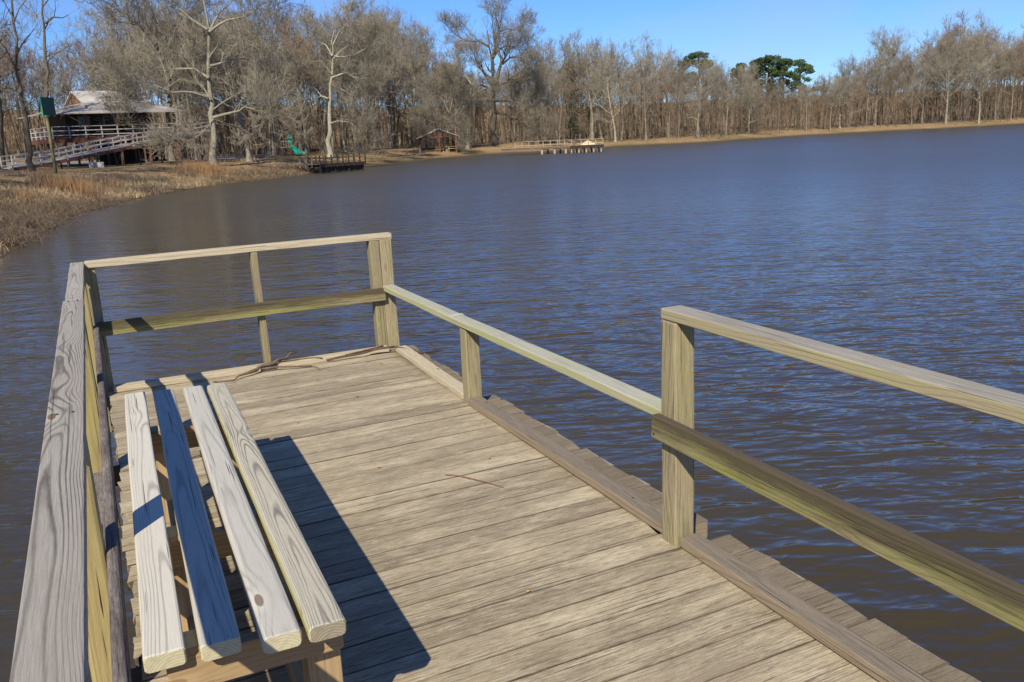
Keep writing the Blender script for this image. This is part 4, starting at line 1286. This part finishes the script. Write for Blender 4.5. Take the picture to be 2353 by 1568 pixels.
# ------------------------------------------------------------------ the lodge on stilts
LB = bearing(126, 95.0); LB.z = 0.65
phi = math.radians(-4.0)
lodge = empty('lodge', LB, 0)
d0 = Vector((LB.x, LB.y, 0)).normalized(); rtv = Vector((d0.y, -d0.x, 0))
lodge.rotation_euler = (0, 0, math.atan2(rtv.y, rtv.x) + math.radians(14))
tag(lodge, 'large brown lodge on stilts with pale metal roof and red balcony behind the left trees', 'building')
LW, LD = 12.0, 8.6        # length, depth
FZ, EZ, BZ, RZ = 2.45, 4.75, 5.75, 7.05
b = MB(); b.box(0, LW, 0, LD, FZ - .10, FZ); part('floor', b, M_GREYWOOD, lodge)
b = MB(); b.box(-.05, LW + .05, -.08, 0.0, FZ - .50, FZ - .02); b.box(-.08, -.002, 0, LD, FZ - .50, FZ - .02); part('floor_beam', b, M_RED, lodge)
b = MB(); b.box(2.0, LW - 2, 2.4, LD - .4, FZ, EZ + .5); part('wall', b, M_DARKWALL, lodge)
for x in (3.2, 5.6, 9.4):
    fr = MB().box(x, x + 1.1, 2.34, 2.40, FZ + .9, FZ + 2.0).build('window', M_GREYWOOD, lodge)
    MB().box(x + .1, x + 1.0, 2.325, 2.338, FZ + 1.0, FZ + 1.9).build('pane', M_GLASS, fr)
dr = MB().box(7.4, 8.4, 2.34, 2.40, FZ, FZ + 2.05).build('door', M_RED, lodge)
MB().box(8.22, 8.28, 2.30, 2.339, FZ + .95, FZ + 1.05).build('handle', M_TAN, dr)
# porch roof: sloping skirt round the house, then the steeper upper roof with a gable at the left end
Y0, Y1 = 2.0, LD - .6
XL = 3.9
t = .07
b = MB()
b.add([(-.7, -.7, EZ - .1), (LW + .7, -.7, EZ - .1), (LW - 2, Y0, BZ), (XL, Y0, BZ), (-.7, -.7, EZ - .1 - t), (LW + .7, -.7, EZ - .1 - t), (LW - 2, Y0, BZ - t), (XL, Y0, BZ - t)],
      [(0, 1, 2, 3), (4, 7, 6, 5), (0, 4, 5, 1), (2, 6, 7, 3), (1, 5, 6, 2), (0, 3, 7, 4)])
part('porch_roof', b, M_PORCH, lodge)
b = MB()
b.add([(-.7, -.7, EZ - .1), (XL, Y0, BZ), (XL, Y1, BZ), (-.7, LD + .7, EZ - .1), (-.7, -.7, EZ - .1 - t), (XL, Y0, BZ - t), (XL, Y1, BZ - t), (-.7, LD + .7, EZ - .1 - t)],
      [(0, 1, 2, 3), (4, 7, 6, 5), (0, 3, 7, 4), (1, 5, 6, 2)])
part('porch_roof', b, M_PORCH, lodge)
ym = (Y0 + Y1) / 2
for s in (0, 1):
    ya = Y0 - .35 if s == 0 else Y1 + .35
    b = MB(); x0, x1 = XL - .25, LW - 1.6
    b.add([(x0, ya, BZ - .02), (x1, ya, BZ - .02), (x1, ym, RZ), (x0, ym, RZ), (x0, ya, BZ - .12), (x1, ya, BZ - .12), (x1, ym, RZ - .1), (x0, ym, RZ - .1)],
          [(0, 1, 2, 3), (4, 7, 6, 5), (0, 4, 5, 1), (0, 3, 7, 4), (1, 5, 6, 2)])
    part('upper_roof', b, M_ROOF, lodge)
b = MB(); b.add([(XL, Y0, BZ - .1), (XL, Y1, BZ - .1), (XL, ym, RZ - .12), (XL + .1, Y0, BZ - .1), (XL + .1, Y1, BZ - .1), (XL + .1, ym, RZ - .12)], [(0, 2, 1), (3, 4, 5), (0, 3, 5, 2), (1, 2, 5, 4)])
part('gable', b, M_SIDING, lodge)
n = 7
for i in range(n):
    z0 = BZ - .08 + (RZ - BZ) * i / n; h = (RZ - BZ) / n * .86; half = (Y1 - Y0) / 2 * (1 - (i + .95) / n)
    if half > .1: MB().box(XL - .03, XL - .002, ym - half, ym + half, z0, z0 + h).build('siding_board', M_SIDING, lodge)
for yv in (1.2,):
    pass
for xv in (6.3, 8.5):
    yy = Y0 + .9; zz = BZ + (RZ - BZ) * .9 / (ym - Y0 + .35) + .25
    MB().box(xv, xv + .5, yy, yy + .12, zz - .1, zz + .1).build('roof_vent', M_BLACKWOOD, lodge)
px_ = [0.05, 3.3, 6.2, 9.0, 11.9]
for x in px_:
    MB().box(x - .1, x + .1, .02, .22, -1.2, EZ - .12).build('post', M_RED, lodge)
    MB().box(x - .1, x + .1, LD - .3, LD - .1, -1.2, FZ - .1).build('post', M_DOCKWOOD, lodge)
    MB().box(x - .09, x + .09, 4.4, 4.6, -1.2, FZ - .1).build('post', M_DOCKWOOD, lodge)
    MB().bar((x + .1, .15, FZ - 1.5), (x + 1.2, .15, FZ - .5), .1, .1).build('brace', M_RED, lodge)
    if x > 1: MB().bar((x - .1, .15, FZ - 1.5), (x - 1.2, .15, FZ - .5), .1, .1).build('brace', M_RED, lodge)
b = MB(); b.box(5.5, 11.6, 5.2, 5.35, -1.2, FZ - .1); part('skirt_wall', b, M_BLACKWOOD, lodge)


def railing(parent, a, b_, h, zf0, zf1, step, mat, nrails=2, pr=.09):
    """posts and rails between two points given in the parent's frame"""
    a = Vector((a[0], a[1], zf0)); b_ = Vector((b_[0], b_[1], zf1)); L = (b_ - a).length; n = max(1, round(L / step))
    for i in range(n + 1):
        p = a.lerp(b_, i / n)
        MB().box(p.x - pr / 2, p.x + pr / 2, p.y - pr / 2, p.y + pr / 2, p.z - .12, p.z + h - .02).build('rail_post', mat, parent)
    up = Vector((0, 0, 1))
    MB().bar(a + up * h, b_ + up * h, .14, .05).build('top_rail', mat, parent)
    for k in range(nrails):
        z = h * (k + .45) / (nrails + .35)
        off = (b_ - a).normalized().cross(up) * (pr / 2 + .022)
        MB().bar(a + up * z + off, b_ + up * z + off, .04, .09).build('mid_rail', mat, parent)


railing(lodge, (.05, -.16), (LW, -.16), 1.0, FZ, FZ, 1.45, M_WHITEWOOD)
railing(lodge, (-.16, .1), (-.16, LD), 1.0, FZ, FZ, 1.6, M_WHITEWOOD)
# picnic furniture on the balcony reads as red shapes behind the rail
for x in (1.6, 5.0, 7.8):
    t_ = empty('balcony_table', (0, 0, 0)); M = Matrix.Translation(lodge.location) @ lodge.rotation_euler.to_matrix().to_4x4()
    p = M @ Vector((x, 1.1, FZ)); t_.location = p; t_.rotation_euler = lodge.rotation_euler
    MB().box(-.8, .8, -.35, .35, .70, .76).build('table_top', M_RED, t_)
    for sy in (-.65, .65): MB().box(-.8, .8, sy - .14, sy + .14, .42, .47).build('seat', M_RED, t_)
    for sx in (-.6, .6): MB().bar((sx, -.7, 0), (sx, .15, .70), .06, .08).bar((sx, .7, 0), (sx, -.15, .70), .06, .08).build('leg', M_RED, t_)
    nm = {1.6: 'left end of the lodge balcony', 5.0: 'middle of the lodge balcony', 7.8: 'lodge balcony right of the middle'}[x]
    tag(t_, 'red picnic table on the ' + nm, 'table', 'red tables on the lodge balcony')

# ------------------------------------------------------------------ the long access ramp
ramp = empty('access_ramp', (0, 0, 0))
tag(ramp, 'long wooden access ramp with white railings climbing to the right in front of the lodge', 'ramp')
RP = []
for (px, d, z) in ((12, 84, .62), (110, 86, .95), (243, 88, 1.70), (300, 89, 2.05), (400, 90.5, 2.55), (490, 92, 3.05)):
    r = ray(px, horizon(px)); r = r[:2] / np.hypot(r[0], r[1]); RP.append(Vector((r[0] * d, r[1] * d, z)))
for i in range(len(RP) - 1):
    a, b2 = RP[i], RP[i + 1]; dirv = (b2 - a).normalized(); sd_ = Vector((dirv.y, -dirv.x, 0)).normalized()   # towards the lake
    mrail = M_WHITEWOOD if i < 3 else M_GREYWOOD
    MB().bar(a, b2, 1.5, .06).build('ramp_deck', M_GREYWOOD, ramp)
    MB().bar(a + sd_ * .78 + Vector((0, 0, -.14)), b2 + sd_ * .78 + Vector((0, 0, -.14)), .05, .26).build('side_beam', M_RED if i < 3 else M_DOCKWOOD, ramp)
    for s in (.78, -.78):
        railing(ramp, a + sd_ * s, b2 + sd_ * s, .95, a.z, b2.z, 1.15, mrail, 2, .08)
    n = max(1, int((b2 - a).length / 1.9))
    for k in range(n):
        p = a.lerp(b2, (k + .5) / n)
        for s in (.7, -.7):
            q = p + sd_ * s; g = tz(q.x, q.y) - .3
            if p.z - g > .45: MB().box(q.x - .07, q.x + .07, q.y - .07, q.y + .07, g, p.z - .05).build('stilt', M_DOCKWOOD, ramp)
        if p.z > 1.8: MB().bar(p + sd_ * .7 + Vector((0, 0, -.2)), Vector((p.x - sd_.x * .7, p.y - sd_.y * .7, tz(p.x, p.y) + .1)), .07, .07).build('brace', M_DOCKWOOD, ramp)
# concrete block under the ramp
p = bearing(217, 86); o = MB().box(p.x - .6, p.x + .6, p.y - .3, p.y + .3, p.z - .2, p.z + .45).build('concrete_block', M_CONC)
tag(o, 'pale concrete block on the ground under the middle of the access ramp', 'block')

# ------------------------------------------------------------------ basketball goal seen from behind
B = hit(129, 399); goal = empty('basketball_goal', B, 0)
dd_ = Vector((B.x, B.y, 0)).normalized(); goal.rotation_euler = (0, 0, math.atan2(-dd_.x, dd_.y) + math.radians(58))
s = math.hypot(B.x, B.y) / 52.0
MB().tube([(0, 0, -.3), (0, 0, 1.8 * s), (0, .02, 3.75 * s)], [.13, .12, .11], 10).build('pole', simple('mossy_pole', (0.17, 0.17, 0.085), .9, .3, 4), goal, True)
MB().box(-.55 * s, .55 * s, -.28, -.22, 2.95 * s, 3.85 * s).build('backboard', M_GREENSTEEL, goal)
for dx in (-.5, 0, .5):
    MB().box(dx * s - .04, dx * s + .04, -.219, -.16, 2.9 * s, 3.88 * s).build('backboard_rib', M_TEAL, goal)
MB().bar((0, 0, 3.1 * s), (0, -.22, 3.1 * s), .1, .1).bar((0, 0, 3.6 * s), (0, -.22, 3.6 * s), .1, .1).build('bracket', M_GREENSTEEL, goal)
tag(goal, 'green basketball backboard on a mossy pole seen from behind, near the left bank', 'basketball goal')

# ------------------------------------------------------------------ playground
B = hit(660, 360); pg = empty('play_structure', B, 0)
dpg = math.hypot(B.x, B.y); dd_ = Vector((B.x, B.y, 0)) / dpg
pg.rotation_euler = (0, 0, math.atan2(-dd_.x, dd_.y)); pg.scale = (1.0, 1.0, 1.0)
u = dpg / FPX
for (x, y) in ((-.55, 0), (.45, 0), (-.55, 1.1), (.45, 1.1)):
    MB().box(x - .07, x + .07, y - .07, y + .07, -.2, 2.1).build('post', M_BROWNSTEEL, pg)
MB().box(-.62, .55, -.1, 1.2, 1.05, 1.12).build('platform', M_TAN, pg)
for k in range(4): MB().box(-.62 + .3 * k, -.58 + .3 * k, -.13, -.09, 1.12, 1.85).build('baluster', M_TAN, pg)
MB().box(-.62, .45, -.14, -.10, 1.82, 1.9).build('guard_rail', M_TAN, pg)
# slide: trough with raised sides, and its hood
sp_ = [(.55, .3, 1.2), (.9, .25, 1.05), (1.35, .15, .62), (1.8, .05, .30), (2.15, 0, .22)]
b = MB(); W2 = .26
for i, (x, y, z) in enumerate(sp_):
    n0 = len(b.v)
    b.v += [(x, y - W2, z + .24), (x, y - W2 + .03, z), (x, y + W2 - .03, z), (x, y + W2, z + .24), (x, y + W2 + .04, z + .24), (x, y + W2, z - .05), (x, y - W2, z - .05), (x, y - W2 - .04, z + .24)]
    if i:
        for k in range(8):
            k2 = (k + 1) % 8; b.f.append((n0 - 8 + k, n0 + k, n0 + k2, n0 - 8 + k2))
b.build('slide', M_TEAL, pg)
b = MB(); b.tube([(.35, .3, 1.75), (.75, .28, 1.65)], [.46, .38], 12, False); b.build('slide_hood', M_TEAL, pg, True)
b = MB(); b.add([(.1, -.2, 2.15), (.9, -.2, 2.15), (.9, .9, 2.15), (.1, .9, 2.15), (.5, .35, 2.7)], [(0, 1, 4), (1, 2, 4), (2, 3, 4), (3, 0, 4), (3, 2, 1, 0)]); b.build('canopy', M_TEAL, pg)
b = MB(); b.tube([(.75, -.25, .95), (1.05, -.45, .75), (1.25, -.65, .35), (1.2, -.9, .12)], [.2, .26, .26, .24], 10); b.build('curved_slide', M_TEAL, pg, True)
tag(pg, 'playground tower with bright teal slides among the trees left of the small dock', 'playground equipment')
B = hit(622, 356); cl_ = empty('climbing_frame', B, pg.rotation_euler.z)
for x in (-.35, .45):
    MB().tube([(x, 0, -.2), (x, 0, 1.55), (x + .06, 0, 1.7)], .045, 6).build('post', M_TAN, cl_)
MB().tube([(-.35, 0, 1.62), (.45, 0, 1.62)], .04, 6).build('top_bar', M_TAN, cl_)
for z in (.45, .8, 1.15): MB().tube([(-.35, 0, z), (.45, 0, z)], .03, 6).build('rung', M_TAN, cl_)
MB().tube([(-.6, -.1, .22), (-.2, -.1, .12), (.3, -.15, .3)], [.14, .2, .22], 8).build('small_slide', M_TEAL, cl_, True)
tag(cl_, 'tan climbing frame with small teal slide left of the playground tower', 'playground equipment')
B = hit(738, 345); sw = empty('swing_set', B, pg.rotation_euler.z)
MB().tube([(.3, -.9, -.1), (.3, 0, 2.3)], .05, 6).build('leg', M_GREENSTEEL, sw); MB().tube([(.3, .9, -.1), (.3, 0, 2.3)], .05, 6).build('leg', M_GREENSTEEL, sw)
MB().tube([(-3.2, -.9, -.1), (-3.2, 0, 2.3)], .05, 6).build('leg', M_GREENSTEEL, sw); MB().tube([(-3.2, .9, -.1), (-3.2, 0, 2.3)], .05, 6).build('leg', M_GREENSTEEL, sw)
MB().tube([(-3.2, 0, 2.3), (.3, 0, 2.3)], .05, 6).build('top_bar', M_GREENSTEEL, sw)
for x in (-2.2, -.9):
    MB().tube([(x - .22, 0, 2.28), (x - .2, 0, .5)], .012, 4).tube([(x + .22, 0, 2.28), (x + .2, 0, .5)], .012, 4).build('chain', M_BLACKWOOD, sw)
    MB().box(x - .24, x + .24, -.1, .1, .46, .5).build('seat', M_BLACKWOOD, sw)
tag(sw, 'thin green metal swing set under the trees right of the playground', 'swing set')
# fallen log / edging beside the playground
A_, B_ = hit(702, 350), hit(768, 343)
o = MB().tube([A_ + Vector((0, 0, .14)), A_.lerp(B_, .5) + Vector((0, 0, .2)), B_ + Vector((0, 0, .13))], [.2, .24, .17], 9).build('fallen_log', M_BARK_DARK, None, True)
tag(o, 'long dark fallen log on the ground between the playground and the pale tree', 'log')
# wide dark stump
B = hit(826, 350)

# ------------------------------------------------------------------ pavilion
B = bearing(1008, 134); B.z = tz(B.x, B.y) - .05
pv = empty('picnic_pavilion', B, 0); dd_ = Vector((B.x, B.y, 0)).normalized(); pv.rotation_euler = (0, 0, math.atan2(-dd_.x, dd_.y) + .05)
uz = 134 / FPX
hb = 3.1 - 0.0; HW = 3.15; EV = 2.25; AP = 3.55; DEP = 7.5
for y in (0, DEP / 2, DEP):
    for x in (-2.7, 2.55, 0.0) if y == 0 else (-2.7, 2.55):
        MB().box(x - .12, x + .12, y - .12, y + .12, -.3, EV + .15 if abs(x) > 1 else AP - .25).build('post', M_RED, pv)
for s in (-1, 1):
    b = MB(); b.add([(0, -.5, AP), (s * HW, -.5, EV), (s * HW, DEP + .5, EV), (0, DEP + .5, AP), (0, -.5, AP - .12), (s * HW, -.5, EV - .12), (s * HW, DEP + .5, EV - .12), (0, DEP + .5, AP - .12)],
                    [(0, 1, 2, 3), (4, 7, 6, 5), (0, 4, 5, 1), (3, 2, 6, 7), (1, 5, 6, 2)])
    b.build('roof', M_ROOF, pv)
for y in (0, DEP / 2, DEP):
    MB().box(-2.7, 2.7, y - .18, y - .125, EV - .05, EV + .17).build('tie_beam', M_RED, pv)
for y in (0,):
    for s in (-1, 1):
        MB().bar((s * .1, y + .2, AP - .25), (s * 2.9, y + .2, EV - .02), .08, .14).build('rafter', M_RED, pv)
        MB().bar((s * 2.55, y + .15, 1.5), (s * 1.8, y + .15, EV), .09, .09).build('brace', M_RED, pv)
M_PVWOOD = simple('pavilion_timber', (0.15, 0.062, 0.042), 0.85, 0.25, 2.0)
for ch_ in pv.children:
    if ch_.name.split('.')[0] != 'roof': ch_.data.materials[0] = M_PVWOOD
tag(pv, 'open-sided picnic pavilion with pale gabled metal roof and red-brown posts', 'pavilion')


def picnic_table(px, d, label, rz):
    B = bearing(px, d); B.z = pv.location.z + .04
    t_ = empty('picnic_table', B, rz)
    for k in range(4): MB().box(-.9, .9, -.36 + .185 * k, -.19 + .185 * k, .72, .76).build('table_board', M_TABLE, t_)
    for sy in (-.72, .72): MB().box(-.9, .9, sy - .13, sy + .13, .42, .46).build('seat', M_TABLE, t_)
    for sx in (-.65, .65):
        MB().bar((sx, -.75, 0), (sx, -.2, .715), .05, .1).build('leg', M_TABLE, t_)
        MB().bar((sx, .75, 0), (sx, .2, .715), .05, .1).build('leg', M_TABLE, t_)
        MB().box(sx - .02, sx + .02, -.85, .85, .33, .415).build('seat_support', M_TABLE, t_)
    tag(t_, label, 'picnic table', 'picnic tables under the pavilion')


rz0 = pv.rotation_euler.z
picnic_table(984, 136.5, 'yellow wooden picnic table under the left side of the pavilion', rz0 + .2)
picnic_table(1010, 136.0, 'yellow wooden picnic table behind the centre post of the pavilion', rz0 + 1.2)
picnic_table(1038, 135.5, 'yellow wooden picnic table under the right side of the pavilion', rz0 + .1)
for (px, d, h, lb_) in ((963, 131, .95, 'short white post left of the pavilion'), (1381, 133, 1.1, 'short white post behind the outer end of the long far pier')):
    B = bearing(px, d); o = MB().tube([(0, 0, -.2), (0, 0, h * .9), (0, 0, h)], [.11, .11, .05], 8).build('marker_post', M_WHITEWOOD); o.location = B
    tag(o, lb_, 'post')

# ------------------------------------------------------------------ small dark dock
sd0 = flat(735, 378, -.62); sd1 = flat(839, 371, -.62); A_ = Vector(sd0); B_ = Vector(sd1)
ang = math.atan2(B_.y - A_.y, B_.x - A_.x); LL = (B_ - A_).length
dk = empty('small_dock', (A_.x, A_.y, WATER), ang); zf = -.62 - WATER
tag(dk, 'small black-stained fishing dock with upright railing against the left bank', 'dock')
for k in range(int(LL / .2)):
    MB().box(k * .2 + .01, k * .2 + .19, 0, 2.1, zf - .05, zf).build('deck_board', M_DOCKWOOD, dk)
for y in (.02, 1.0, 2.06): MB().box(0, LL, y - .04, y + .04, zf - .3, zf - .052).build('beam', M_BLACKWOOD, dk)
for k in range(9):
    x = LL * k / 8
    MB().box(x - .06, x + .06, -.09, -.022, zf - .35, zf + .85).build('rail_post', M_BLACKWOOD, dk)
MB().box(-.05, LL + .05, -.15, -.092, zf + .50, zf + .60).build('rail', M_DOCKWOOD, dk)
MB().box(-.05, LL + .05, -.15, -.092, zf + .15, zf + .22).build('rail', M_DOCKWOOD, dk)
for k in range(7):
    x = LL * k / 6; MB().box(x - .06, x + .06, 2.12, 2.18, zf - .3, zf + .85).build('rail_post', M_DOCKWOOD, dk)
MB().box(0, LL, 2.19, 2.24, zf + .5, zf + .6).build('rail', M_DOCKWOOD, dk)
for k in range(4):
    for y in (.25, 1.8):
        x = .2 + (LL - .4) * k / 3; MB().box(x - .1, x + .1, y - .1, y + .1, -1.6, zf - .05).build('pile', M_BLACKWOOD, dk)
MB().box(.1, LL - .1, .28, .33, -.35, zf - .30).build('skirt_board', M_BLACKWOOD, dk)
# its gangway to the bank
MB().bar((-1.5, .9, zf + .08), (-.02, .9, zf - .02), .9, .07).build('gangway', M_TANWOOD, dk)
for s in (.35, 1.45):
    for x in (-1.4, -.7): MB().box(x - .05, x + .05, s - .05, s + .05, zf - .3, zf + .85).build('rail_post', M_TANWOOD, dk)
    MB().bar((-1.45, s, zf + .7), (0, s, zf + .62), .05, .1).build('rail', M_DOCKWOOD, dk)

# ------------------------------------------------------------------ long far pier
a0 = flat(1150, 345, -.72); a1 = flat(1384, 329.5, -.62)
d_end = math.hypot(*a1[:2])
P0 = bearing(1150, 122.5); P1 = bearing(1384, 121.0)
P0 = Vector((P0.x, P0.y, WATER)); P1 = Vector((P1.x, P1.y, WATER))
ang = math.atan2(P1.y - P0.y, P1.x - P0.x); LL = (P1 - P0).length
fp = empty('long_far_pier', P0, ang)
tag(fp, 'long low wooden pier on paired posts reaching out from the opposite bank', 'pier')
zf = .95
LX = LL * .69
nb_ = int(LX / .3)
for k in range(nb_): MB().box(k * LX / nb_, (k + .9) * LX / nb_, 0, 1.6, zf - .05, zf).build('deck_board', M_GREYWOOD, fp)
nb_ = int((LL - LX) / .3)
for k in range(nb_): MB().box(LX + k * (LL - LX) / nb_, LX + (k + .9) * (LL - LX) / nb_, -.3, 3.2, zf - .05, zf).build('deck_board', M_GREYWOOD, fp)
MB().box(0, LX, -.06, -.002, zf - .28, zf - .01).build('side_beam', M_DOCKWOOD, fp); MB().box(0, LX, 1.602, 1.66, zf - .28, zf - .01).build('side_beam', M_DOCKWOOD, fp)
MB().box(LX, LL, -.36, -.302, zf - .34, zf + .02).build('side_beam', M_BLACKWOOD, fp); MB().box(LL - .05, LL + .0, -.3, 3.2, zf - .34, zf - .052).build('side_beam', M_DOCKWOOD, fp)
pos_ = [.44, .565, .68, .79]
for i, t_ in enumerate([.42, .545, .655]):
    x = LL * t_
    for dx in (0, .0):
        pass
    for (dx, y, m) in ((-.22, .15, M_TANWOOD), (.45, 1.45, M_DOCKWOOD)):
        MB().box(x + dx - .13, x + dx + .13, y - .13, y + .13, -1.5, zf - .3).build('pile', m, fp)
    MB().box(x - .35, x + .75, .02, .22, zf - .40, zf - .285).build('cap_beam', M_DOCKWOOD, fp)
for i in range(9):
    x = LX + .1 + (LL - LX - .3) * i / 8
    MB().box(x - .09, x + .09, -.2, .0, -1.5, zf - .06).build('pile', M_TANWOOD if i % 2 == 0 else M_DOCKWOOD, fp)
    if i % 2: MB().box(x - .09, x + .09, 2.9, 3.1, -1.5, zf - .06).build('pile', M_DOCKWOOD, fp)
railing(fp, (LL * .12, 1.75), (LX, 1.75), .80, zf, zf, 1.05, M_TANWOOD, 1)
railing(fp, (LX + .2, 3.1), (LL - .1, 3.1), .75, zf, zf, 1.0, M_TANWOOD, 1)
MB().box(LX - .6, LX + .5, 2.3, 2.4, zf + .3, zf + .8).build('bench_back', M_DOCKWOOD, fp)

# sand heap
B = bearing(1350, 150); g = MB(); n = 20; v = []; f = []
rs_ = random.Random(4)
for j in range(7):
    for k in range(n):
        t_ = j / 6; rr = 1 - t_
        a_ = 6.283 * k / n
        v.append((math.cos(a_) * 1.45 * rr ** .8 * (1 + rs_.uniform(-.06, .06)) - .5 * t_ * 0, math.sin(a_) * 1.2 * rr ** .8, 0.72 * t_ ** .85 - .1 + rs_.uniform(-.03, .03)))
for j in range(6):
    for k in range(n):
        f.append((j * n + k, j * n + (k + 1) % n, (j + 1) * n + (k + 1) % n, (j + 1) * n + k))
o = new_mesh_obj('sand_heap', v, f, M_SAND, None, True); o.location = B; o.rotation_euler = (0, 0, -.5)
tag(o, 'pale heap of sand on the bank behind the end of the long far pier', 'sand heap')


# ------------------------------------------------------------------ dry grass and brush on the left bank
def grass_field(name, pts, hmin, hmax, width, seed, mat, spread=.18, lean=.25):
    g = np.random.default_rng(seed); P = np.asarray(pts); n = len(P)
    h = g.uniform(hmin, hmax, n); az = g.uniform(0, 6.283, n); ln = g.normal(0, lean, (n, 2)) * h[:, None]
    wv = np.column_stack([np.cos(az), np.sin(az), np.zeros(n)]) * (width * g.uniform(.6, 1.3, n))[:, None]
    base = P; mid = P + np.column_stack([ln * .35, h * .6]); tip = P + np.column_stack([ln, h])
    v = np.stack([base - wv, base + wv, mid + wv * .7, mid - wv * .7, tip + wv * .15, tip - wv * .15], 1).reshape(-1, 3)
    b0 = np.arange(n)[:, None] * 6
    f = (b0[:, None, :] + np.array([[0, 1, 2, 3], [3, 2, 4, 5]])[None]).reshape(-1, 4)
    o = new_mesh_obj(name, v, f, mat)
    return o


M_STRAW = bark('dry_straw', (0.34, 0.25, 0.145), (0.20, 0.14, 0.08), (0.46, 0.36, 0.225))
M_SEDGE = bark('orange_sedge', (0.30, 0.18, 0.09), (0.19, 0.11, 0.055), (0.38, 0.25, 0.135))
M_BRUSHD = bark('dead_brush', (0.17, 0.125, 0.085), (0.09, 0.065, 0.045), (0.25, 0.195, 0.14))
g = np.random.default_rng(77)
# on the bank close to the waterline, denser near the lip
m = (gd > 0.05) & (gd < 12) & (PP[:, 0] > -14) & (PP[:, 0] < 40) & (PP[:, 1] > 20) & (PP[:, 1] < 100)
cand = PP[m]
sel = cand[g.integers(0, len(cand), 60000)] + g.uniform(-.7, .7, (60000, 2))
z, dsh, _ = terrain(sel); nz = vnoise(sel[:, 0] / 1.1, sel[:, 1] / 1.1, 9) * .6 + vnoise(sel[:, 0] / 4, sel[:, 1] / 4, 10) * .4
k = (dsh > .15) & (nz + g.uniform(-.15, .15, len(sel)) > np.where(dsh < 1.4, .60, np.where(dsh < 5, .47, .70)))
P3 = np.column_stack([sel[k], z[k] - .02])
o = grass_field('bank_grass', P3, .12, .42, .012, 5, M_STRAW, lean=.5); tag(o, 'dry tan grass and weeds covering the left bank', 'grass', kind='stuff')
# orange broom sedge clumps
cl = []
for (px, py, n, r) in ((120, 436, 420, .8), (150, 440, 500, .9), (185, 446, 600, .8), (200, 455, 400, .6), (100, 425, 250, .7), (468, 396, 500, 1.3), (500, 398, 500, 1.3), (440, 392, 250, 1.0), (60, 470, 150, .6), (260, 430, 120, .8)):
    c = hit(px, py)
    q = np.column_stack([g.normal(c.x, r * .6, n), g.normal(c.y, r * .6, n)]); zz = terrain(q)[0]; cl.append(np.column_stack([q, zz - .03]))
o = grass_field('broom_sedge', np.concatenate(cl), .5, 1.15, .010, 6, M_SEDGE, lean=.14); tag(o, 'tall orange-brown broom sedge clumps on the left bank', 'grass', kind='stuff')
# dark tangled brush near the waterline
A = []; Bq = []
for (px, py, n, r) in ((20, 520, 520, 1.7), (70, 498, 480, 1.8), (160, 480, 200, 1.3), (230, 470, 160, 1.3), (10, 455, 260, 1.6), (10, 560, 200, 1.0), (0, 480, 180, 1.5), (110, 490, 160, 1.2), (60, 530, 160, .9), (-40, 540, 200, 2.0), (560, 405, 160, 2.0), (640, 398, 200, 2.5), (700, 392, 200, 2.0), (420, 402, 120, 1.5), (330, 440, 60, 1.2), (600, 402, 160, 2.0), (510, 412, 120, 1.5)):
    c = hit(px, py)
    q = np.column_stack([g.normal(c.x, r * .6, n), g.normal(c.y, r * .6, n)]); zz = terrain(q)[0]
    a = np.column_stack([q, zz + .02]); d_ = g.normal(0, 1, (n, 3)) * np.array([1, 1, .35]); d_[:, 2] = np.abs(d_[:, 2]); d_ /= np.linalg.norm(d_, axis=1, keepdims=True)
    L_ = g.uniform(.3, 1.1, n)[:, None]; mid = a + d_ * L_ * .5; tip = mid + (d_ + g.normal(0, .4, (n, 3))) * L_ * .5
    A += [a, mid]; Bq += [mid, tip]
    for s_ in range(3):
        st = a + (tip - a) * g.uniform(.2, 1, n)[:, None]; A.append(st); Bq.append(st + g.normal(0, .5, (n, 3)) * L_ * .4 + np.array([0, 0, .06]))
A = np.vstack(A); Bq = np.vstack(Bq)
v, f = prisms(A, Bq, np.full(len(A), .011), np.full(len(A), .006))
o = new_mesh_obj('dead_brush', v, f, M_BRUSHD); tag(o, 'dark tangled dead brush along the waterline of the left bank', 'brush', kind='stuff')
# pale litter caught on the bank
b = MB()
for (px, py) in ((95, 501), (108, 507)):
    c = hit(px, py); b.box(c.x - .09, c.x + .09, c.y - .05, c.y + .05, c.z, c.z + .09)

# trees outside the left edge whose shadows reach the lawn
for i, (px, d, H, kd) in enumerate(((-260, 58, 19, 1), (-420, 66, 20, 3), (-170, 78, 20, 0), (-560, 52, 18, 2), (-330, 84, 21, 1), (-90, 70, 17, 2), (-700, 62, 19, 3))):
    wood_tree(kd, bearing(px, d), H, i * 1.3, 'bare tree on the lawn beyond the left edge of the picture', 'bare trees beyond the left edge', 1.0)
print('playground', dpg, 'goal', B)
